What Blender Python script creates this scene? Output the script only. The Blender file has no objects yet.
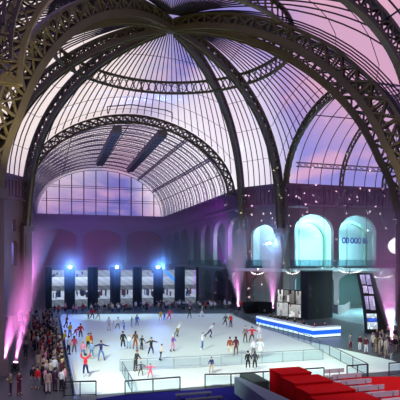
import bpy, bmesh, math, random
from mathutils import Vector, Matrix, Quaternion
R = random.Random(7)
sc = bpy.context.scene
COL = sc.collection
PI = math.pi

# ------------------------------------------------------------------ camera
CAMZ = 10.0
YAW = math.radians(16.91)
FOC = 500.0 / 400.0
cam_d = bpy.data.cameras.new('camera')
cam_d.sensor_width = 36.0
cam_d.lens = 36.0 * FOC
cam_d.shift_y = 0.15
cam_d.clip_end = 2000
cam = bpy.data.objects.new('camera', cam_d)
cam.location = (0, 0, CAMZ)
cam.rotation_euler = (PI / 2, 0, -YAW)
COL.objects.link(cam)
sc.camera = cam
sc.view_settings.view_transform = 'Standard'
sc.view_settings.look = 'None'
sc.view_settings.gamma = 1.0
sc.view_settings.exposure = 0.0
sc.cycles.max_bounces = 6
sc.cycles.transparent_max_bounces = 24
sc.cycles.volume_bounces = 0
sc.cycles.sample_clamp_indirect = 3.0
sc.cycles.caustics_reflective = False
sc.cycles.caustics_refractive = False


def at_z(px, py, z=0.0):
    """Place on the level z that the photograph shows at (px, py)."""
    dep = (CAMZ - z) * 500.0 / (py - 260.0)
    a = math.atan((px - 200.0) / 500.0) + YAW
    y = dep / (math.cos(YAW) + math.tan(a) * math.sin(YAW))
    return Vector((y * math.tan(a), y, z))


def x_at(px, y):
    return y * math.tan(math.atan((px - 200) / 500.0) + YAW)


# ------------------------------------------------------------------ materials
def new_mat(name):
    m = bpy.data.materials.new(name)
    m.use_nodes = True
    nt = m.node_tree
    nt.nodes.clear()
    out = nt.nodes.new('ShaderNodeOutputMaterial')
    return m, nt, out


def lin(c):
    return tuple(((v / 255.0) / 12.92 if v <= 10 else ((v / 255.0 + 0.055) / 1.055) ** 2.4) for v in c) + (1.0,)


def mat(name, rgb, rough=0.6, metal=0.0, noise=0.0, scale=3.0, spec=0.5):
    m, nt, out = new_mat(name)
    b = nt.nodes.new('ShaderNodeBsdfPrincipled')
    b.inputs['Roughness'].default_value = rough
    b.inputs['Metallic'].default_value = metal
    b.inputs['Specular IOR Level'].default_value = spec
    c = lin(rgb)
    b.inputs['Base Color'].default_value = c
    if noise > 0:
        tc = nt.nodes.new('ShaderNodeTexCoord')
        n = nt.nodes.new('ShaderNodeTexNoise')
        n.inputs['Scale'].default_value = scale
        n.inputs['Detail'].default_value = 4
        nt.links.new(tc.outputs['Object'], n.inputs['Vector'])
        r = nt.nodes.new('ShaderNodeMix')
        r.data_type = 'RGBA'
        r.inputs[6].default_value = tuple(v * (1 - noise) for v in c[:3]) + (1,)
        r.inputs[7].default_value = tuple(min(1, v * (1 + noise)) for v in c[:3]) + (1,)
        nt.links.new(n.outputs['Fac'], r.inputs[0])
        nt.links.new(r.outputs[2], b.inputs['Base Color'])
    nt.links.new(b.outputs[0], out.inputs['Surface'])
    return m


def emit(name, rgb, strength):
    m, nt, out = new_mat(name)
    e = nt.nodes.new('ShaderNodeEmission')
    e.inputs['Color'].default_value = lin(rgb)
    e.inputs['Strength'].default_value = strength
    nt.links.new(e.outputs[0], out.inputs['Surface'])
    return m


def glass(name, tint=(255, 255, 255), refl=0.06, rough=0.1):
    m, nt, out = new_mat(name)
    t = nt.nodes.new('ShaderNodeBsdfTransparent')
    t.inputs['Color'].default_value = lin(tint)
    g = nt.nodes.new('ShaderNodeBsdfGlossy')
    g.inputs['Roughness'].default_value = rough
    x = nt.nodes.new('ShaderNodeMixShader')
    x.inputs[0].default_value = refl
    nt.links.new(t.outputs[0], x.inputs[1])
    nt.links.new(g.outputs[0], x.inputs[2])
    nt.links.new(x.outputs[0], out.inputs['Surface'])
    return m


def haze_mat(name, density, aniso=0.0, rgb=(255, 255, 255)):
    m, nt, out = new_mat(name)
    v = nt.nodes.new('ShaderNodeVolumeScatter')
    v.inputs['Density'].default_value = density
    v.inputs['Anisotropy'].default_value = aniso
    v.inputs['Color'].default_value = lin(rgb)
    nt.links.new(v.outputs[0], out.inputs['Volume'])
    return m


M = {}
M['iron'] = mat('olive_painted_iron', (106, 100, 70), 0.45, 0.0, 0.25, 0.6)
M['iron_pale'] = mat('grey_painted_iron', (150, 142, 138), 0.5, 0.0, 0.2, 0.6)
M['bar'] = mat('glazing_bar_iron', (46, 42, 40), 0.6)
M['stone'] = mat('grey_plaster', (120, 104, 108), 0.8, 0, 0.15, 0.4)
M['pier'] = mat('pier_plaster', (116, 100, 96), 0.7, 0, 0.2, 0.5)
M['cornice'] = mat('mauve_cornice', (128, 98, 116), 0.7, 0, 0.25, 0.5)
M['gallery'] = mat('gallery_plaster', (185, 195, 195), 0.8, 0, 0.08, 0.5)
M['arch_green'] = mat('green_painted_arch', (120, 150, 128), 0.6)
M['dark_red'] = mat('dark_red_panel', (140, 36, 48), 0.8, 0, 0.2, 0.4)
M['floor'] = mat('dark_concourse_floor', (72, 75, 78), 0.35, 0, 0.12, 0.25)
M['ice'] = mat('rink_ice', (226, 231, 221), 0.42, 0, 0.05, 0.12, 0.3)
M['black'] = mat('black_drape', (16, 16, 22), 0.85, 0, 0.3, 1.0)
M['slab'] = mat('black_panel', (18, 17, 22), 0.7, 0, 0.2, 0.6, 0.15)
M['rail'] = mat('grey_steel_rail', (84, 92, 98), 0.4, 0.3)
M['rail_dark'] = mat('dark_steel_rail', (42, 46, 50), 0.4, 0.3)
M['white'] = mat('white_laminate', (225, 230, 235), 0.4)
M['red'] = mat('red_carpet', (176, 2, 5), 0.9, 0, 0.08, 4, 0.1)
M['blue'] = mat('blue_carpet', (14, 9, 78), 0.9, 0, 0.08, 4, 0.1)
M['bench'] = mat('grey_bench_plank', (176, 166, 168), 0.6, 0, 0.15, 2)
M['bench_dark'] = mat('dark_bench_plank', (52, 52, 60), .6)
M['pale_floor'] = mat('pale_polished_floor', (150, 168, 172), .25, 0, .25, .35)
M['teal_panel'] = mat('grey_teal_panel', (86, 112, 112), .6, 0, .35, .25)
M['rail_pale'] = mat('pale_steel_rail', (150, 158, 162), .4, .2)
M['slate'] = mat('slate_panel', (84, 98, 108), 0.7, 0, 0.12, 1)
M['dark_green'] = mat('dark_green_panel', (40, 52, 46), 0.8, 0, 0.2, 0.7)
M['glass'] = glass('roof_glass', (250, 248, 255), 0.03)
M['balcony_glass'] = glass('balcony_glass', (205, 225, 228), 0.07)
M['screen_glass'] = glass('rail_glass', (240, 245, 247), 0.0)
M['blue_light'] = emit('blue_bar_light', (30, 90, 225), 1.6)
M['white_light'] = emit('white_bar_light', (205, 235, 255), 1.5)
M['lamp'] = emit('cold_lamp_lens', (215, 235, 255), 60)
M['pink_lamp'] = emit('pink_lamp_lens', (255, 170, 235), 8)
M['fan_light'] = emit('white_fan_light', (255, 250, 250), 2.2)
M['balloon'] = emit('white_balloon_light', (250, 250, 255), 1.6)
M['sign_blue'] = mat('blue_sign_letters', (8, 24, 105), 0.5)
M['lamp_body'] = mat('lamp_housing', (24, 24, 26), 0.5)
M['ramp'] = mat('grey_ramp_wall', (120, 110, 112), 0.7, 0, 0.1, 0.6)


# ------------------------------------------------------------------ mesh building
class MB:
    def __init__(s):
        s.v, s.f = [], []

    def quad_strip(s, rings, close=True, caps=True):
        n = len(rings[0])
        b = len(s.v)
        for r in rings:
            s.v.extend(tuple(p) for p in r)
        for i in range(len(rings) - 1):
            for j in range(n if close else n - 1):
                k = (j + 1) % n
                s.f.append((b + i * n + j, b + i * n + k, b + (i + 1) * n + k, b + (i + 1) * n + j))
        if caps and close:
            s.f.append(tuple(b + j for j in reversed(range(n))))
            e = b + (len(rings) - 1) * n
            s.f.append(tuple(e + j for j in range(n)))

    def box(s, lo, hi, rz=0.0, piv=None):
        pts = [Vector((x, y, z)) for z in (lo[2], hi[2]) for x, y in ((lo[0], lo[1]), (hi[0], lo[1]), (hi[0], hi[1]), (lo[0], hi[1]))]
        if rz:
            c = Vector(piv) if piv else Vector(((lo[0] + hi[0]) / 2, (lo[1] + hi[1]) / 2, 0))
            m = Matrix.Rotation(rz, 3, 'Z')
            pts = [m @ (p - c) + c for p in pts]
        s.quad_strip([pts[:4], pts[4:]])

    def bar(s, a, b, w=0.1, h=None, up=None):
        a, b = Vector(a), Vector(b)
        d = b - a
        if d.length < 1e-6:
            return
        d.normalize()
        up = Vector(up) if up is not None else Vector((0, 0, 1))
        if abs(d.dot(up)) > 0.97:
            up = Vector((1, 0, 0)) if abs(d.x) < 0.9 else Vector((0, 1, 0))
        x = d.cross(up).normalized() * (w / 2)
        y = x.cross(d).normalized() * ((h or w) / 2)
        s.quad_strip([[p - x - y, p + x - y, p + x + y, p - x + y] for p in (a, b)])

    def sweep(s, pts, nrm, lat, w, h, off=0.0, shift=0.0):
        rings = []
        for p, n, l in zip(pts, nrm, lat):
            c = p + n * off + l * shift
            rings.append([c - l * (w / 2) - n * (h / 2), c + l * (w / 2) - n * (h / 2), c + l * (w / 2) + n * (h / 2), c - l * (w / 2) + n * (h / 2)])
        s.quad_strip(rings)

    def tube(s, pts, r, n=8, close_path=False):
        rings = []
        pts = [Vector(p) for p in pts]
        N = len(pts)
        for i, p in enumerate(pts):
            a = pts[max(0, i - 1)] if not close_path else pts[(i - 1) % N]
            b = pts[min(N - 1, i + 1)] if not close_path else pts[(i + 1) % N]
            d = (b - a).normalized()
            up = Vector((0, 0, 1)) if abs(d.z) < 0.95 else Vector((1, 0, 0))
            x = d.cross(up).normalized()
            y = x.cross(d)
            rr = r[i] if isinstance(r, (list, tuple)) else r
            rings.append([p + (x * math.cos(2 * PI * k / n) + y * math.sin(2 * PI * k / n)) * rr for k in range(n)])
        if close_path:
            rings.append(rings[0])
        s.quad_strip(rings, True, not close_path)

    def lathe(s, prof, c=(0, 0, 0), n=16):
        c = Vector(c)
        s.quad_strip([[c + Vector((r * math.cos(2 * PI * k / n), r * math.sin(2 * PI * k / n), z)) for k in range(n)] for r, z in prof])

    def ball(s, c, r, n=12, m=8, sz=(1, 1, 1)):
        c = Vector(c)
        rings = []
        for i in range(m + 1):
            t = -PI / 2 + PI * i / m
            rr = max(1e-3, math.cos(t))
            rings.append([c + Vector((r * sz[0] * rr * math.cos(2 * PI * k / n), r * sz[1] * rr * math.sin(2 * PI * k / n), r * sz[2] * math.sin(t))) for k in range(n)])
        s.quad_strip(rings)

    def mesh(s, name, m=None, smooth=False):
        me = bpy.data.meshes.new(name)
        me.from_pydata(s.v, [], s.f)
        me.validate()
        if m is not None:
            me.materials.append(M[m] if isinstance(m, str) else m)
        bm = bmesh.new()
        bm.from_mesh(me)
        bmesh.ops.recalc_face_normals(bm, faces=bm.faces)
        bm.to_mesh(me)
        bm.free()
        if smooth:
            for p in me.polygons:
                p.use_smooth = True
        return me

    def build(s, name, m, parent=None, smooth=False, kind=None):
        o = bpy.data.objects.new(name, s.mesh(name, m, smooth))
        COL.objects.link(o)
        if parent is not None:
            o.parent = parent
            o.matrix_parent_inverse = Matrix.Translation(-Vector(parent.location)) if parent.type == 'EMPTY' and not any(parent.rotation_euler) else Matrix()
        if kind:
            o['kind'] = kind
        return o


def tag(o, label, cat, group=None, kind=None):
    o['label'] = label
    o['category'] = cat
    if group:
        o['group'] = group
    if kind:
        o['kind'] = kind
    return o


def thing(name, label, cat, loc=(0, 0, 0), group=None):
    o = bpy.data.objects.new(name, None)
    o.empty_display_size = 0.3
    o.location = loc
    COL.objects.link(o)
    return tag(o, label, cat, group)


def struct(mb, name, m, label=None):
    o = mb.build(name, m, kind='structure')
    if label:
        o['label'] = label
    return o


ORD = ['first', 'second', 'third', 'fourth', 'fifth', 'sixth', 'seventh', 'eighth', 'ninth', 'tenth', 'eleventh', 'twelfth', 'thirteenth', 'fourteenth', 'fifteenth', 'sixteenth']

# ------------------------------------------------------------------ building geometry
CX, CY = 17.5, 72.0
WX, DY = 21.9, 26.0          # nave half width, crossing half depth
EX, EY = 27.0, 18.0          # transept portal distance, half width
R0, ZS, RISE, NE = 34.2, 25.0, 20.6, 2.12
YF = CY + DY                 # far portal, 98
YN = CY - DY                 # near portal, 46
YEND = 172.0
XL, XR = CX - WX, CX + WX
C0 = Vector((CX, CY, 0))


def dome_z(r):
    s = min(1.0, r / R0)
    return ZS + RISE * max(0.0, 1 - s ** NE) ** (1 / NE)


PIERS = {  # offsets of the pier heads from the centre of the crossing
    'far_right_nave': Vector((WX, DY, 0)), 'far_right_transept': Vector((EX, EY, 0)),
    'near_right_transept': Vector((EX, -EY, 0)), 'near_right_nave': Vector((WX, -DY, 0)),
    'near_left_nave': Vector((-WX - 0.8, -DY, 0)), 'near_left_transept': Vector((-EX, -EY, 0)),
    'far_left_transept': Vector((-EX, EY, 0)), 'far_left_nave': Vector((-WX, DY, 0)),
}
RIB_LABEL = {
    'far_right_nave': 'heavy iron dome rib curving down to the pier right of the screen wall',
    'far_right_transept': 'heavy iron dome rib landing on the pier behind the lit bar',
    'near_right_transept': 'broad lattice dome rib sweeping down the upper right side, lower of the pair',
    'near_right_nave': 'broad lattice dome rib at the upper right edge, outer of the pair',
    'near_left_nave': 'broad olive lattice dome rib sweeping from the left edge up to the crown',
    'near_left_transept': 'olive lattice dome rib high in the upper left corner',
    'far_left_transept': 'dome rib running behind the broad lattice rib at the left',
    'far_left_nave': 'slim lattice dome rib landing on the pinkish pier left of the screen wall',
}
RIB_BOTTOM = 15.5


def rib_path(off, near):
    d = Vector((off.x, off.y, 0))
    rp = d.length
    e = d / rp
    zs, rise, ne = (18.5, 26.9, 1.8) if near else (20.0, 25.6, 2.2)
    pts, nrm, lat, dep = [], [], [], []
    N = 44
    for i in range(N + 1):
        t = 0.03 + (PI / 2 - 0.03) * i / N
        pts.append(C0 + e * (rp * math.sin(t) ** (2 / ne)) + Vector((0, 0, zs + rise * max(0, math.cos(t)) ** (2 / ne))))
    pts[N].z = zs
    z = zs - .8
    while z > RIB_BOTTOM:
        pts.append(C0 + e * rp + Vector((0, 0, z)))
        z -= .8
    pts.append(C0 + e * rp + Vector((0, 0, RIB_BOTTOM)))
    l = Vector((-e.y, e.x, 0))
    for i, p in enumerate(pts):
        a, b = pts[max(0, i - 1)], pts[min(len(pts) - 1, i + 1)]
        tan = (b - a).normalized()
        n = tan.cross(l).normalized()
        if n.z > 0 or (abs(n.z) < 0.2 and n.dot(e) > 0):
            n = -n
        nrm.append(n)
        lat.append(l)
        f = min(1, i / N)
        hi = 2.6 if near else 2.1
        dp = 1.5 + (hi - 1.5) * min(1, f * 1.3)
        if p.z < 24:
            dp = 1.2 + (dp - 1.2) * max(0.0, (p.z - RIB_BOTTOM) / (24 - RIB_BOTTOM))
        dep.append(dp)
    return pts, nrm, lat, dep, e


def lattice(mb, outer, inner, lat, step, w, sides=(0.0,), vert=True):
    """X bracing between two chord polylines."""
    L = [0]
    for i in range(1, len(outer)):
        L.append(L[-1] + (outer[i] - outer[i - 1]).length)

    def samp(pl, s):
        for i in range(1, len(L)):
            if s <= L[i] or i == len(L) - 1:
                f = (s - L[i - 1]) / max(1e-6, L[i] - L[i - 1])
                return pl[i - 1].lerp(pl[i], f)
    n = max(2, int(round(L[-1] / step)))
    for sd in sides:
        for i in range(n):
            s0, s1 = L[-1] * i / n, L[-1] * (i + 1) / n
            l0, l1 = samp(lat, s0) * sd, samp(lat, s1) * sd
            a, b = samp(outer, s0) + l0, samp(outer, s1) + l1
            c, d = samp(inner, s0) + l0, samp(inner, s1) + l1
            mb.bar(a, d, w)
            mb.bar(b, c, w)
            if vert:
                mb.bar(a, c, w * 1.1)


def dome_rib(key):
    pts, nrm, lat, dep, e = rib_path(PIERS[key], key.startswith('near'))
    base = C0 + PIERS[key]
    t = thing('dome_rib', RIB_LABEL[key], 'dome rib', (base.x, base.y, 0), 'lattice ribs of the dome')
    big = key.startswith('near')
    w = 1.0 if big else 0.72
    mb = MB()
    mb.sweep(pts, nrm, lat, w, 0.32, 0.1)
    mb.build('outer_chord', 'iron', t)
    inner = [p + n * d for p, n, d in zip(pts, nrm, dep)]
    mb = MB()
    mb.sweep(inner, nrm, lat, w, 0.4)
    for sd in (-1, 1):   # raised edge flanges
        mb.sweep(inner, nrm, lat, 0.12, 0.8, 0, sd * w * 0.5)
    mb.build('inner_chord', 'iron', t)
    mb = MB()
    outer = [p + n * 0.1 for p, n in zip(pts, nrm)]
    lattice(mb, outer, inner, lat, 2.8 if big else 1.7, 0.2 if big else 0.16, (-w * 0.42, w * 0.42))
    mb.build('lattice_web', 'iron', t)
    # masonry pier below the rib
    a = math.atan2(e.y, e.x)
    c = base

    def pr(x0, x1, y0, y1, z0, z1):
        mb.box((c.x + x0, c.y + y0, z0), (c.x + x1, c.y + y1, z1), a, (c.x, c.y, 0))
    mb = MB(); pr(-1.35, 0.9, -0.9, 0.9, 1.4, 15.3); pr(-0.3, 0.9, -0.8, 0.8, 16.2, 25)
    shaft = mb.build('pier', 'pier', t)
    mb = MB(); pr(-1.6, 1.0, -1.1, 1.1, 0, 1.4); mb.build('plinth', 'pier', shaft)
    mb = MB(); pr(-1.7, 1.0, -1.1, 1.1, 15.3, 16.2); mb.build('corbel', 'pier', shaft)
    mb = MB(); pr(-1.5, -1.35, -0.5, 0.5, 2.0, 14.6); mb.build('pilaster', 'pier', shaft)
    return t


for k in PIERS:
    dome_rib(k)

# crown hub where the ribs meet
t = thing('crown_hub', 'small iron hub where the dome ribs cross at the crown', 'roof boss', (CX, CY, 44.2))
mb = MB(); mb.lathe([(0.55, 45.5), (0.9, 45.3), (0.9, 44.0), (0.5, 43.7), (0.02, 43.6)], (CX, CY, 0), 20)
mb.build('hub_cap', 'iron', t)
mb = MB()
mb.tube([(CX + 1.0 * math.cos(2 * PI * i / 32), CY + 1.0 * math.sin(2 * PI * i / 32), 44.0) for i in range(32)], 0.14, 8, True)
mb.build('hub_ring', 'iron', t)

# ring girder
RR, RZ = 17.6, 41.5
t = thing('ring_girder', 'dark ring girder of linked circles hanging inside the dome', 'ring girder', (CX, CY, RZ - 1.0))
for nm, dz in (('upper_chord', 1.0), ('lower_chord', -1.0)):
    mb = MB()
    n = 120
    rings = []
    for i in range(n + 1):
        a = 2 * PI * i / n
        e = Vector((math.cos(a), math.sin(a), 0))
        c = C0 + e * RR + Vector((0, 0, RZ + dz))
        rings.append([c - e * 0.3 + Vector((0, 0, -0.13)), c + e * 0.3 + Vector((0, 0, -0.13)), c + e * 0.3 + Vector((0, 0, 0.13)), c - e * 0.3 + Vector((0, 0, 0.13))])
    mb.quad_strip(rings, True, False)
    mb.build(nm, 'iron', t)
mb = MB()
n = 80
for i in range(n):
    a = 2 * PI * (i + 0.5) / n
    e = Vector((math.cos(a), math.sin(a), 0)); l = Vector((-e.y, e.x, 0))
    c = C0 + e * RR + Vector((0, 0, RZ))
    hw = PI * RR / n
    mb.tube([c + l * hw * 0.95 * math.cos(q * PI / 6) + Vector((0, 0, 0.86 * math.sin(q * PI / 6))) for q in range(12)], 0.10, 4, True)
    if i % 5 == 0:
        mb.bar(c + l * hw + Vector((0, 0, -1)), c + l * hw + Vector((0, 0, 1)), 0.2)
mb.build('circle_web', 'iron', t)


def vault_profile(hw, top, zs=25.0, ne=2.25, N=36, c0=0.0):
    out = []
    for i in range(N + 1):
        t = PI * i / N
        c, s = math.cos(t), math.sin(t)
        u = -hw * math.copysign(abs(c) ** (2 / ne), c)
        out.append((c0 + u, zs + (top - zs) * abs(s) ** (2 / ne)))
    return out



FARP = vault_profile(21.0, 38.7, 23.5, 1.9, 60, -.9)
NEARP = vault_profile(WX - .2, 41.2, 25.0, 2.2, 60)
TRP = vault_profile(EY - .2, 38.0, 25.0, 1.85, 60)


def prof_z(prof, u):
    for (u0, z0), (u1, z1) in zip(prof, prof[1:]):
        if u0 <= u <= u1:
            return z0 + (z1 - z0) * (u - u0) / max(1e-6, u1 - u0)
    return 25.0


def dome_pt(q, s, side):
    zb = 25.0
    if side in ('far', 'near'):
        zb = prof_z(FARP if side == 'far' else NEARP, q.x)
    elif side in ('left', 'right'):
        zb = prof_z(TRP, q.y)
    f = min(1.0, max(0.0, (q.y + 18) / 36))     # the near side of the dome springs lower
    zs, ne = 20.5 + 3.0 * f, 1.85 + .4 * f
    rise = 45.9 - zs
    zb = max(zb, zs) + .35
    k = max(0.0, 1 - ((zb - zs) / rise) ** ne) ** (1 / ne)
    return C0 + Vector((q.x * s, q.y * s, zs + rise * max(0.0, 1 - (s * k) ** ne) ** (1 / ne)))


# ------------------------------------------------------------------ dome glazing (sail dome cut by the four portals and four short sides)
POLY = [PIERS[k] for k in ('far_right_nave', 'far_left_nave', 'far_left_transept', 'near_left_transept', 'near_left_nave', 'near_right_nave', 'near_right_transept', 'far_right_transept')]
SIDE = ['far', 'far_left', 'left', 'near_left', 'near', 'near_right', 'right', 'far_right']
NBAR = [31, 7, 26, 7, 31, 7, 26, 7]
for i in range(8):
    a, b = POLY[i], POLY[(i + 1) % 8]
    n = NBAR[i]
    g, br = MB(), MB()
    rings = []
    for j in range(n + 1):
        q = a.lerp(b, j / n)
        col = []
        m = 18
        for k in range(m + 1):
            s = math.sin(PI / 2 * (0.03 + 0.97 * k / m))
            col.append(dome_pt(q, s, SIDE[i]))
        rings.append(col)
        if 0 < j < n:
            dirn = Vector((q.x, q.y, 0)).normalized()
            l = Vector((-dirn.y, dirn.x, 0))
            pts = [p + Vector((0, 0, -0.12)) for p in col]
            nr = []
            for k in range(len(pts)):
                tan = (pts[min(m, k + 1)] - pts[max(0, k - 1)]).normalized()
                nn = tan.cross(l).normalized()
                nr.append(nn)
            br.sweep(pts, nr, [l] * len(pts), 0.14, 0.15)
    g.quad_strip(rings, False, False)
    o = struct(g, 'ceiling_glass', 'glass', 'glazed sector of the dome')
    for k in (5, 9, 12, 15):
        for j in range(n):
            br.bar(rings[j][k] - Vector((0, 0, .15)), rings[j + 1][k] - Vector((0, 0, .15)), 0.06)
    struct(br, 'ceiling_frame', 'bar', 'thin dark glazing bars of the dome')


# ------------------------------------------------------------------ vault ribs and portals
def make_arch(name, label, cat, group, prof, frame, depth, w, thick, step, matname, sides, web=0.16, legs=None):
    """frame(u, z) -> Vector; arch with outer chord on the profile and inner chord offset towards the inside"""
    P = [frame(u, z) for u, z in prof]
    lat0 = (frame(0, 1) - frame(0, 0)).cross(frame(1, 0) - frame(0, 0)).normalized()
    nrm = []
    for i in range(len(P)):
        tan = (P[min(len(P) - 1, i + 1)] - P[max(0, i - 1)]).normalized()
        n = tan.cross(lat0).normalized()
        c = frame(0, 22)
        if n.dot(c - P[i]) < 0:
            n = -n
        nrm.append(n)
    lat = [lat0] * len(P)
    t = thing(name, label, cat, tuple(P[0]), group)
    mb = MB(); mb.sweep(P, nrm, lat, w, thick, 0.0); mb.build('outer_chord', matname, t)
    inner = [p + n * depth for p, n in zip(P, nrm)]
    mb = MB(); mb.sweep(inner, nrm, lat, w, thick * 1.15); mb.build('inner_chord', matname, t)
    mb = MB(); lattice(mb, P, inner, lat, step, web, sides); mb.build('lattice_web', matname, t)
    return t


VT = 41.3
nave_prof = vault_profile(WX - 0.3, VT)
near_prof = vault_profile(WX - 0.3, 41.2, 25.0, 2.2)
def far_prof(y):
    f = (y - YF) / (YEND - YF)
    return vault_profile(21.0 + .6 * f, 39.0 + 2.2 * f, 24.0 + f, 1.9 + .2 * f, 36, -.9 + .6 * f)
tr_prof = vault_profile(EY - 0.3, 38.3, 25.0, 1.9)
fr_nave = lambda y: (lambda u, z: Vector((CX + u, y, z)))
fr_tr = lambda x: (lambda u, z: Vector((x, CY + u, z)))
make_arch('portal_arch', 'lattice portal arch spanning between the dome and the long far vault', 'portal arch', 'portal arches of the crossing', FARP[::2], fr_nave(YF + .6), 1.5, 0.6, 0.25, 1.7, 'iron', (-.35, .35))
make_arch('portal_arch', 'lattice portal arch overhead at the near side, crossing the top right corner', 'portal arch', 'portal arches of the crossing', NEARP[::2], fr_nave(YN - .8), 1.9, 0.9, 0.35, 1.9, 'iron', (-.35, .35))
make_arch('portal_arch', 'lattice portal arch opening to the glazed transept at the right', 'portal arch', 'portal arches of the crossing', TRP[::2], fr_tr(CX + EX + .3), 1.3, 0.6, 0.22, 1.9, 'iron', (-.35, .35))

NB = 11
dyb = (YEND - YF - 1.0) / NB
for i in range(1, NB + 1):
    y = YF + dyb * i
    last = i == NB
    lab = ('pale lattice arch framing the big gable window at the far end' if last else
           '%s slim lattice rib of the far vault counted from the portal arch' % ORD[i - 1])
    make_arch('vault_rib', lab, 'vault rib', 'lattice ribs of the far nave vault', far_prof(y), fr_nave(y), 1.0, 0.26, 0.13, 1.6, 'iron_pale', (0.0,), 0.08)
for i, x in enumerate((57.2, 67.4, 77.6)):
    make_arch('vault_rib', '%s slim lattice rib of the right transept vault behind its portal arch' % ORD[i], 'vault rib', 'lattice ribs of the transept vault', tr_prof, fr_tr(x), 1.1, 0.35, 0.16, 1.6, 'iron', (0.0,), 0.1)
for i, y in enumerate((40.0, 34.0)):
    make_arch('vault_rib', '%s lattice rib of the near vault beyond the near portal arch, overhead' % ORD[i], 'vault rib', 'lattice ribs of the near nave vault', near_prof, fr_nave(y), 1.4, 0.5, 0.2, 1.9, 'iron', (0.0,), 0.12)


def vault_glass(proff, frame, y0, y1, nbar, purl, w=.11):
    g, br = MB(), MB()
    g.quad_strip([[frame(y)(u, z + 0.15) for u, z in proff(y)] for y in (y0, y1)], False, False)
    struct(g, 'ceiling_glass', 'glass', 'glazed barrel vault')
    for i in range(1, nbar):
        y = y0 + (y1 - y0) * i / nbar
        f = frame(y)
        P = [f(u, z) for u, z in proff(y)]
        l = (frame(1)(0, 0) - frame(0)(0, 0)).normalized()
        nr = []
        for k in range(len(P)):
            tan = (P[min(len(P) - 1, k + 1)] - P[max(0, k - 1)]).normalized()
            nr.append(tan.cross(l).normalized())
        br.sweep(P, nr, [l] * len(P), w, w)
    for k in purl:
        (u, z), (u2, z2) = proff(y0)[k], proff(y1)[k]
        br.bar(frame(y0)(u, z - .2), frame(y1)(u2, z2 - .2), 0.14, 0.14)
    struct(br, 'ceiling_frame', 'bar', 'thin glazing bars of the vault')


vault_glass(far_prof, fr_nave, YF + .6, YEND, NB * 3, (4, 11, 18, 25, 32))
vault_glass(lambda y: tr_prof, fr_tr, CX + EX + .3, 84.0, 15, (5, 12, 18, 24))
vault_glass(lambda y: near_prof, fr_nave, 6.0, YN - .8, 22, (4, 8, 12, 16, 20, 24, 28, 32), .14)
# lattice purlins seen on the right flank of the nave and transept
def purlin(label, a, b, h, group, n):
    a, b = Vector(a), Vector(b)
    t = thing('lattice_purlin', label, 'purlin', tuple(a), group)
    for nm, dz in (('upper_chord', 0), ('lower_chord', -h)):
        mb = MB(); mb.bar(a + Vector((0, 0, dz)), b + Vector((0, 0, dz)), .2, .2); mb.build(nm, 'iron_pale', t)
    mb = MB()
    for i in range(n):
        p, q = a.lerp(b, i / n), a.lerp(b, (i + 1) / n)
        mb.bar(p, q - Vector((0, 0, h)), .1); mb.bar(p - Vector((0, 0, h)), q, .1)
    mb.build('lattice_web', 'iron_pale', t)


for k, lab in ((29, 'lower lattice purlin along the right flank of the far vault'), (25, 'upper lattice purlin along the right flank of the far vault')):
    (u, z), (u2, z2) = far_prof(YF)[k], far_prof(YEND)[k]
    purlin(lab, (CX + u - .4, YF + 2, z - .5), (CX + u2 - .4, YEND - 1, z2 - .5), 0.7, 'lattice purlins', 46)
u, z = tr_prof[32]
purlin('lattice purlin running level across the transept glazing at the right', (CX + EX + 2, CY + u - .5, z - .2), (83, CY + u - .5, z - .2), 0.8, 'lattice purlins', 26)

# two box beams hanging under the vault
for lab, x, y1 in (('brown box girder hanging under the vault, left of the two', 13.2, 136), ('green grey box girder hanging under the vault, right of the two', 22.4, 143)):
    t = thing('box_girder', lab, 'box girder', (x, YF + 1.5, 35.6), 'box girders under the vault')
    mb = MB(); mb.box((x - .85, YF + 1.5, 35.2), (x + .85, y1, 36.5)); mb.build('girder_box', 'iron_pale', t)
    for y in range(int(YF + 2), int(y1), 3):
        mb = MB(); mb.box((x - .9, y, 35.15), (x + .9, y + .25, 36.55)); mb.build('stiffener', 'iron', t)
    for y in range(int(YF + 6), int(y1), 8):
        mb = MB(); mb.bar((x, y, 36.5), (x, y, 38.6), .12); mb.build('hanger', 'iron', t)
# small roof walkway rail above the portal
t = thing('walkway_rail', 'thin walkway handrail on top of the far portal arch', 'handrail', (CX, YF, 41.5))
mb = MB()
pl = [(CX - 6.5, YF - .2, 38.4), (CX - 6.5, YF - .2, 39.7), (CX - 1.8, YF - .2, 40.5), (CX + 5.2, YF - .2, 40.0), (CX + 6.4, YF - .2, 39.6), (CX + 6.4, YF - .2, 38.3)]
for a, b in zip(pl, pl[1:]):
    mb.bar(a, b, .16)
mb.build('handrail', 'rail', t)


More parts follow.
